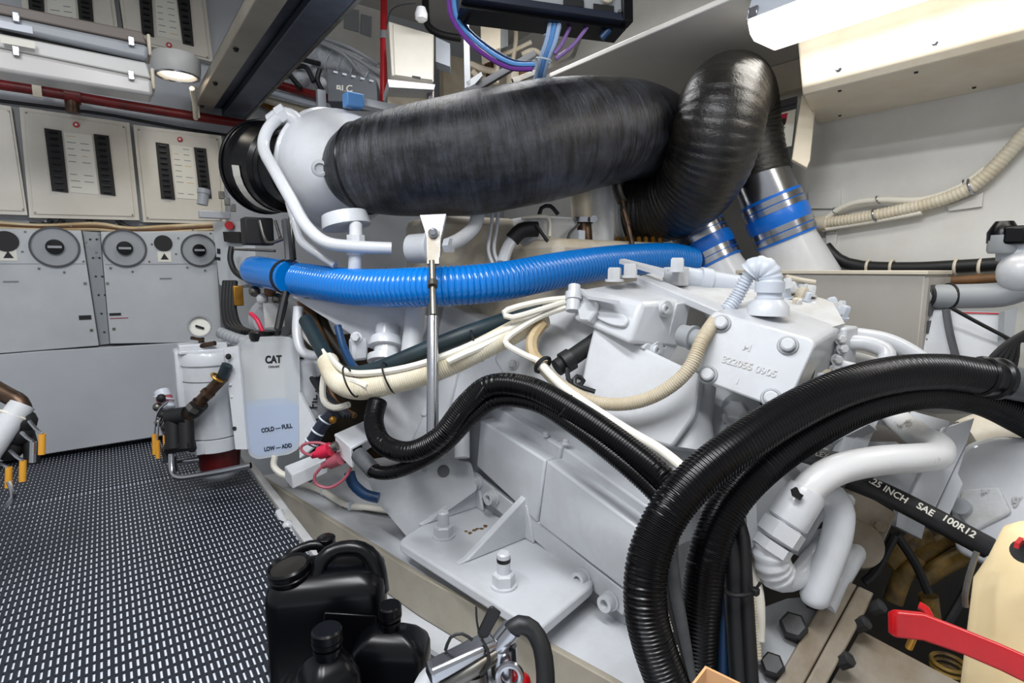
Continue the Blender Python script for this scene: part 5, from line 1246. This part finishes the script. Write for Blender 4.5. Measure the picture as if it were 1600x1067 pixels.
br_ = plate('mounting_strap', P3((352, 545, 2.0), (374, 543, 1.99), (366, 700, 1.97)), [(350, 543), (372, 540), (386, 702), (368, 702)], .008, 'engine', t, off=.004)
for x, y in ((357, 557), (368, 669)): ob('bolt', MB().bolt(W(x, y, 1.975), -FW, .008, .008), 'iron', br_)
for i in range(5): ob('rivet', MB().ball(W(358 + i * 2.2, 582 + i * 19, 1.98), .006, 8), 'engine', br_)

# ================================================================== FUEL FILTER
t = thing('fuel_filter', 'white fuel filter with red bowl standing over the mat', 'fuel filter')
c = W(333, 640, 2.12); zt = W(325, 545, 2.12).z; zb = W(340, 700, 2.12).z
H_ = zt - zb
ob('canister', MB().lathe([(0, .095), (.02, .105), (.05, .105), (.052, .100), (H_ * .86, .100), (H_ * .88, .106), (H_ * .97, .106), (H_, .098)], V((c.x, c.y, zb)), (0, 0, 1), 32), 'engine', t)
ob('band', MB().lathe([(0, .107), (.045, .107)], V((c.x, c.y, zb + .005)), (0, 0, 1), 32, cap=False), 'engine', t)
for zz in (zb + .056, zb + H_ * .72): ob('seam', MB().ring(V((c.x, c.y, zz)), (0, 0, 1), .1005, .0016, 32, 6), 'grey_dark', t)
ob('side_rail', MB().box(V((c.x, c.y, zb + H_ * .5)) - RT * .085 - V((FW.x, FW.y, 0)) * .06, (.02, .02, H_ * .95)), 'engine', t, .004)
ob('lid_plate', MB().box(V((c.x - .01, c.y, zt + .004)), (.19, .12, .012)), 'engine', t, .003)
ob('clasp', MB().box(V((c.x, c.y, zb + .03)) - V((FW.x, FW.y, 0)) * .108, (.03, .02, .05)), 'engine', t, .003)
ob('lid_bar', MB().box(V((c.x - .02, c.y, zt + .015)), (.16, .07, .03)), 'engine', t, .004)
ob('head_casting', MB().box(V((c.x - .09, c.y + .02, zb + H_ * .55)), (.05, .10, H_ * .95)), 'engine', t, .01)
ob('red_bowl', MB().lathe([(0, .070), (.095, .080)], V((c.x + .01, c.y, zb - .09)), (0, 0, 1), 28), 'dark_red', t)
ob('bowl_base', MB().lathe([(0, .01), (.01, .055), (.035, .078), (.05, .080)], V((c.x + .01, c.y, zb - .135)), (0, 0, 1), 28), 'engine_grey', t)
ob('guard_bar', MB().tube(tpts([(268, 700, 1.98), (269, 735, 1.96), (280, 746, 1.94), (310, 743, 1.93), (350, 736, 1.93), (392, 727, 1.94)], .011), 12), 'steel', t)
ob('guard_bar', MB().tube(tpts([(275, 722, 2.02), (312, 717, 2.04)], .010), 10), 'steel', t)
g = ob('gauge', MB().lathe([(0, .040), (.02, .042), (.026, .042), (.026, .036), (.022, .035)], W(312, 510, 2.06), CAM - W(312, 510, 2.06), 28, cap=False), 'steel', t)
ob('gauge_face', MB().lathe([(0, .036), (.014, .036)], W(312, 510, 2.06), CAM - W(312, 510, 2.06), 28), 'paper', g)
ob('needle', MB().box(W(312, 511, 2.043), (.03, .002, .008), Matrix.Rotation(R_(25), 3, 'Y')), 'ink', g)
ob('gauge_stem', MB().cyl(W(312, 524, 2.07), W(318, 545, 2.08), .010), 'bronze', t)
ob('tee_handle', MB().cyl(W(299, 528, 2.06), W(318, 530, 2.06), .007), 'bronze', t)
ob('tee_handle', MB().cyl(W(308, 542, 2.05), W(336, 536, 2.04), .009), 'bronze', t)
ob('hose_bundle', MB().tube(tpts([(345, 520, 2.12), (372, 530, 2.08), (395, 534, 2.06)], .022), 12, (.02, .004), .01), 'grey_plastic', t)
t = thing('fuel_valve', 'black valve manifold with bronze hose fitting on the fuel filter', 'valve')
for i, (a, b, r, m) in enumerate((((290, 655), (312, 628), .024, 'bronze'), ((310, 630), (348, 590), .020, 'bronze'), ((346, 592), (355, 570), .019, 'teal'), ((264, 652), (292, 648), .030, 'black_matt'), ((270, 650), (272, 700), .028, 'black_matt'), ((290, 650), (292, 700), .026, 'black_matt'), ((262, 700), (300, 694), .022, 'black_matt'), ((300, 644), (314, 630), .028, 'iron'))):
    ob('fitting', MB().cyl(W(a[0], a[1], 1.97), W(b[0], b[1], 1.96), r, n=14), m, t)
ob('clip', MB().ring(W(340, 590, 1.95), W(350, 578, 1.95) - W(340, 590, 1.95), .022, .005, 18, 6), 'brass', t)
ob('bowl_clear', MB().lathe([(0, .022), (.004, .026), (.075, .026), (.08, .02)], W(252, 610, 2.03), W(266, 648, 2.01) - W(252, 610, 2.03), 18), 'grey_pale', t)
ob('bowl_label', MB().lathe([(.03, .0265), (.055, .0265)], W(252, 610, 2.03), W(266, 648, 2.01) - W(252, 610, 2.03), 18, cap=False), 'pink', t)
ob('hex_nut', MB().lathe([(0, .026), (.02, .026)], W(300, 640, 1.95), W(348, 590, 1.95) - W(300, 640, 1.95), 6), 'steel_dull', t)
ob('hex_nut', MB().lathe([(0, .025), (.016, .025)], W(322, 617, 1.95), W(348, 590, 1.95) - W(322, 617, 1.95), 6), 'bronze', t)
for x, y in ((252, 622), (246, 636), (254, 648), (248, 660), (258, 668), (300, 700), (282, 668)): ob('valve_knob', MB().ball(W(x, y, 1.98), .016, 10), 'black_matt' if x > 250 else 'steel_dull', t)
for x, y in ((258, 700), (270, 714)): ob('drain_pipe', MB().cyl(W(x, y, 1.98), W(x + 2, y + 22, 1.98), .011, n=10), 'iron', t)
ob('white_loop', MB().ring(W(257, 622, 2.01), V((.3, .2, 1)), .032, .004, 24, 6), 'engine', t)
for i, (x, y) in enumerate(((241, 680), (246, 690), (258, 682))):
    ob('lever', MB().tube(tpts([(262, 628 + i * 12, 1.98), (246 + i * 3, 645 + i * 12, 1.97), (x, y, 1.97)], .004), 6), 'steel', t)
    ob('yellow_grip', MB().cyl(W(x, y - 2, 1.97), W(x + 1, y + 30 - i * 4, 1.97), .008, n=10), 'yellow', t)
t = thing('bilge_valves', 'valve manifold with yellow handled levers at the left edge', 'valve')
ob('white_pipe', MB().tube([tuple(W(-130, 860, 1.36)) + (.03,), tuple(W(-75, 790, 1.39)) + (.03,), tuple(W(0, 680, 1.46)) + (.03,), tuple(W(35, 632, 1.5)) + (.03,)], 16), 'engine', t)
q = W(-130, 860, 1.36)
ob('floor_stand', MB().box(V((q.x, q.y, q.z / 2 - .02)), (.06, .06, q.z + .03)), 'black_matt', t, .004)
ob('white_loop', MB().ring(W(22, 650, 1.49), W(35, 632, 1.5) - W(0, 680, 1.46), .034, .004, 20, 6), 'cable_white', t)
ob('elbow', MB().tube(tpts([(-20, 600, 1.5), (12, 618, 1.5), (30, 628, 1.5), (36, 642, 1.5)], .022), 12), 'bronze', t)
for i, (x, y) in enumerate(((34, 658), (28, 676), (14, 700), (2, 676))): ob('valve_body', MB().ball(W(x, y, 1.5), (.035, .03, .035), 12), 'black_matt', t)
for i, (x, y, ex, ey, m) in enumerate(((46, 658, 66, 678, 'yellow'), (34, 676, 52, 690, 'steel'), (16, 704, 36, 720, 'yellow'), (-6, 720, 14, 730, 'yellow'))):
    ob('lever', MB().tube(tpts([(x, y, 1.46), (x + (ex - x) * .5, y + (ey - y) * .6, 1.45), (ex, ey, 1.45)], .005), 6), 'steel', t)
    ob('grip', MB().cyl(W(ex, ey, 1.45), W(ex - 1, ey + 32, 1.45), .008, n=10), m, t)
ob('wire_loop', MB().tube(tpts([(14, 752, 1.42), (20, 775, 1.42), (10, 790, 1.42), (-10, 800, 1.42)], .006), 8), 'steel', t)
ob('dark_body', MB().tube(tpts([(40, 670, 1.52), (48, 700, 1.52), (50, 725, 1.52)], .018), 10), 'black_matt', t)

# ================================================================== FOREGROUND CANS AND BOTTLES
t = thing('jerrycan', 'black plastic jerrycan with two caps standing at the mat edge', 'jerrycan')
u = V((.905, -.425, 0)); v_ = V((.425, .905, 0)); c0 = V((.335, 1.11, 0))
rings = []
for z, a, b, r in ((0, .112, .070, .028), (.006, .118, .076, .03), (.185, .118, .076, .032), (.205, .115, .072, .034), (.222, .098, .058, .03), (.232, .070, .036, .02)):
    rings.append(rrect(c0 + V((0, 0, z)), u, v_, a, b, r))
ob('body', loft(rings, 20), 'black', t, sharp=50)
h = lambda a, b, z: tuple(c0 + u * a + v_ * b + V((0, 0, z)))
ob('grip', MB().tube([h(-.022, -.035, .205) + (.017,), h(-.012, -.022, .245) + (.016,), h(.018, -.01, .264) + (.016,), h(.070, -.01, .260) + (.017,), h(.098, -.018, .225) + (.020,), h(.104, -.026, .17) + (.022,)], 14), 'black', t)
ob('grip', MB().tube([h(-.106, .03, .195) + (.012,), h(-.088, .045, .232) + (.011,), h(-.045, .058, .246) + (.011,), h(-.01, .060, .236) + (.012,), h(.0, .055, .21) + (.014,)], 12), 'black', t)
ob('filler_neck', MB().lathe([(0, .044), (.03, .040)], V(h(-.068, -.020, .195)), V((0, 0, 1)) - u * .15 - v_ * .1, 28), 'black', t)
ob('filler_cap', MB().lathe([(0, .040), (.004, .043), (.012, .043), (.014, .041), (.017, .043), (.028, .043), (.032, .039), (.027, .035), (.026, .001)], V(h(-.070, -.022, .220)), V((0, 0, 1)) - u * .15 - v_ * .1, 32), 'black', t)
ob('spout_cap', MB().lathe([(0, .017), (.02, .017), (.021, .021), (.030, .021), (.031, .020), (.050, .020), (.053, .016)], V(h(-.012, .070, .205)), V((0, 0, 1)), 20), 'black', t)
ob('recess_panel', MB().prism([V(h(-.02, -.0765, .06)), V(h(.10, -.0765, .06)), V(h(.10, -.0765, .15)), V(h(-.0, -.0765, .17))], -v_ * .004), 'black', t, .003)


def bottle(label, c, hgt, a, b, rot, neck, cap_r):
    t = thing('oil_bottle', label, 'bottle', 'black oil bottles')
    u = V((math.cos(rot), math.sin(rot), 0)); v = V((-math.sin(rot), math.cos(rot), 0)); c = V(c)
    R = [rrect(c + V((0, 0, z)), u, v, a * q, b * q, min(a, b) * .5 * q) for z, q in ((0, .94), (.006, 1), (hgt * .55, 1), (hgt * .62, .94), (hgt * .70, .72), (hgt * .76, .42))]
    ob('body', loft(R, 20), 'black', t, sharp=50)
    z = hgt * .74
    ob('neck', MB().lathe([(0, neck), (hgt * .08, neck), (hgt * .082, neck * 1.15), (hgt * .11, neck * 1.15), (hgt * .112, neck), (hgt * .15, neck)], c + V((0, 0, z)), (0, 0, 1), 24), 'black', t)
    p = []
    ob('cap', MB().lathe([(0, cap_r * .96), (.003, cap_r), (hgt * .04, cap_r), (hgt * .042, cap_r * .95), (hgt * .05, cap_r * .95), (hgt * .052, cap_r), (hgt * .12, cap_r * .98), (hgt * .135, cap_r * .86), (hgt * .135, .001)], c + V((0, 0, z + hgt * .13)), (0, 0, 1), 28), 'black', t)
    return t


bottle('round black bottle with ribbed neck in front of the jerrycan', (.270, .92, 0), .215, .05, .05, 0, .022, .027)
bottle('flat black bottle leaning beside the jerrycan under the bearer', (.405, .955, -.02), .21, .075, .045, R_(-38), .018, .023)

# extinguisher with valve head, bottom centre
t = thing('extinguisher', 'white extinguisher with silver valve and black hose at the bottom', 'extinguisher')
ce = W(712, 1075, .80); ce = V((ce.x, ce.y, 0))
ztop = W(650, 1062, .78).z
ob('cylinder', MB().lathe([(0, .06), (.01, .075), (ztop - .05, .075), (ztop - .02, .06), (ztop + .005, .03)], ce + V((0, 0, 0)), (0, 0, 1), 32), 'engine', t)
L0, L1 = W(668, 1040, .76), W(772, 990, .80)
dL = (L1 - L0); w_ = V((-dL.y, dL.x, 0)).normalized() * .017
ob('carry_lever', MB().hexa([L0 - w_ + V((0, 0, -.022)), L0 + w_ + V((0, 0, -.022)), L1 + w_ + V((0, 0, -.016)), L1 - w_ + V((0, 0, -.016)), L0 - w_ * .8, L0 + w_ * .8, L1 + w_, L1 - w_]), 'steel', t, .006, segs=3)
ob('squeeze_lever', MB().tube([tuple(W(690, 1072, .77)) + (.011,), tuple(W(740, 1045, .78)) + (.012,), tuple(W(790, 1010, .80)) + (.012,)], 10), 'steel_dull', t)
ob('valve_block', MB().cyl(W(790, 1075, .80), W(786, 1010, .80), .020), 'steel', t)
ob('pin_ring', MB().ring(W(796, 1056, .77), -FW, .016, .005, 22), 'steel', t)
ob('valve_stem', MB().cyl(W(745, 1090, .79), W(740, 1050, .79), .02), 'steel_dull', t)
ob('red_knob', MB().ball(W(815, 1066, .79), .014, 12), 'red_bright', t)
ob('ferrule', MB().cyl(W(778, 1010, .80), W(800, 982, .80), .0155), 'steel', t)
ob('hose', MB().tube(tpts([(796, 988, .80), (812, 976, .80), (832, 984, .80), (846, 1010, .79), (852, 1050, .78), (852, 1100, .77)], .0135), 14), 'rubber', t)
k = ob('security_tag', MB().prism([W(745, 990, .78), W(752, 999, .78), W(762, 997, .78), W(783, 958, .77), (W(770, 948, .77)), W(764, 950, .77)], FW * .006), 'black_matt', t, .002)
ob('tag_wire', MB().tube(tpts([(752, 998, .78), (762, 1015, .775), (764, 1035, .77), (756, 1050, .77), (750, 1055, .77)], .0022), 6), 'black_matt', k)
ob('tag_wire', MB().tube(tpts([(696, 1016, .78), (704, 996, .78), (722, 990, .78), (738, 1000, .78)], .0025), 6), 'black_matt', k)
ob('tag_wire', MB().tube(tpts([(744, 948, .78), (745, 970, .78), (750, 995, .78)], .0015), 6), 'black_matt', k)

t = thing('cardboard_box', 'brown cardboard box corner at the bottom edge', 'box')
cb = W(1104, 1044, .60)
for dv in (RT * .13 - FW * .05 + V((0, 0, -.045)), RT * -.07 - FW * .05 + V((0, 0, -.045))):
    ob('flap', MB().prism([cb, cb + dv, cb + dv + V((0, 0, -.2)), cb + V((0, 0, -.2))], V((FW.x, FW.y, 0)) * .004), 'card', t)
# cream jug and red strap wrench
t = thing('cream_jug', 'cream plastic jug at the lower right edge', 'jug')
cj = W(1590, 930, .62); uj = RT; vj = V((RT.y * -1, RT.x, 0))
zt_ = W(1560, 845, .62).z; zm = W(1530, 880, .62).z
cj = W(1678, 930, .64); cj = V((cj.x, cj.y, 0))
rings = [rrect(cj + V((0, 0, z)), uj, vj, a, b, r) for z, a, b, r in ((zt_ - .34, .068, .062, .02), (zt_ - .33, .074, .066, .022), (zt_ - .085, .074, .066, .024), (zt_ - .05, .066, .058, .026), (zt_ - .01, .058, .05, .022), (zt_, .048, .04, .018))]
ob('body', loft(rings, 20), 'jug', t, sharp=60)
ob('wire_handle', MB().tube(tpts([(1526, 862, .66), (1514, 900, .66), (1508, 930, .66), (1509, 948, .66)], .0032), 8), 'steel_dull', t)
ob('red_mark', MB().box(W(1592, 848, .585), (.02, .004, .006)), 'red_bright', t)
ob('side_hole', MB().cyl(W(1602, 862, .60), W(1600, 862, .59), .012), 'black_matt', t)
t = thing('red_lever', 'bright red lever crossing in front of the cream jug', 'lever')
ls = [(1390, 975, .66), (1400, 974, .655), (1440, 978, .645), (1500, 1000, .62), (1560, 1025, .595), (1760, 1118, .52)]
ws = [.013, .016, .016, .0145, .0145, .016]
mb = MB(); vs = []
for (x, y, d), hh in zip(ls, ws):
    p = W(x, y, d); vs += [p + UP * hh - FW * .005, p - UP * hh - FW * .005, p - UP * hh + FW * .005, p + UP * hh + FW * .005]
fs = [(0, 3, 2, 1)] + [(i * 4 + j, i * 4 + (j + 1) % 4, (i + 1) * 4 + (j + 1) % 4, (i + 1) * 4 + j) for i in range(5) for j in range(4)] + [(20, 21, 22, 23)]
ob('strap', mb.add(vs, fs), 'red_bright', t, .003, segs=3)
ob('hook', MB().tube(tpts([(1436, 946, .66), (1446, 952, .655), (1452, 964, .65)], .005), 8), 'red_bright', t)
ob('pin', MB().cyl(W(1432, 985, .66), W(1420, 1012, .67), .004), 'brass', t)


# ================================================================== finish: put every Empty at the foot of its thing
bpy.context.view_layer.update()
for t in ALL_THINGS:
    pts = []
    for ch in t.children_recursive:
        if ch.type == 'MESH':
            pts += [ch.matrix_world @ V(b) for b in ch.bound_box]
    if not pts: continue
    lo = V([min(p[i] for p in pts) for i in range(3)]); hi = V([max(p[i] for p in pts) for i in range(3)])
    base = V(((lo.x + hi.x) / 2, (lo.y + hi.y) / 2, lo.z)); t.location = base
    for ch in t.children: ch.matrix_parent_inverse = Matrix.Translation(-base)
for o in bpy.data.objects:
    if '_wl' in o: del o['_wl']
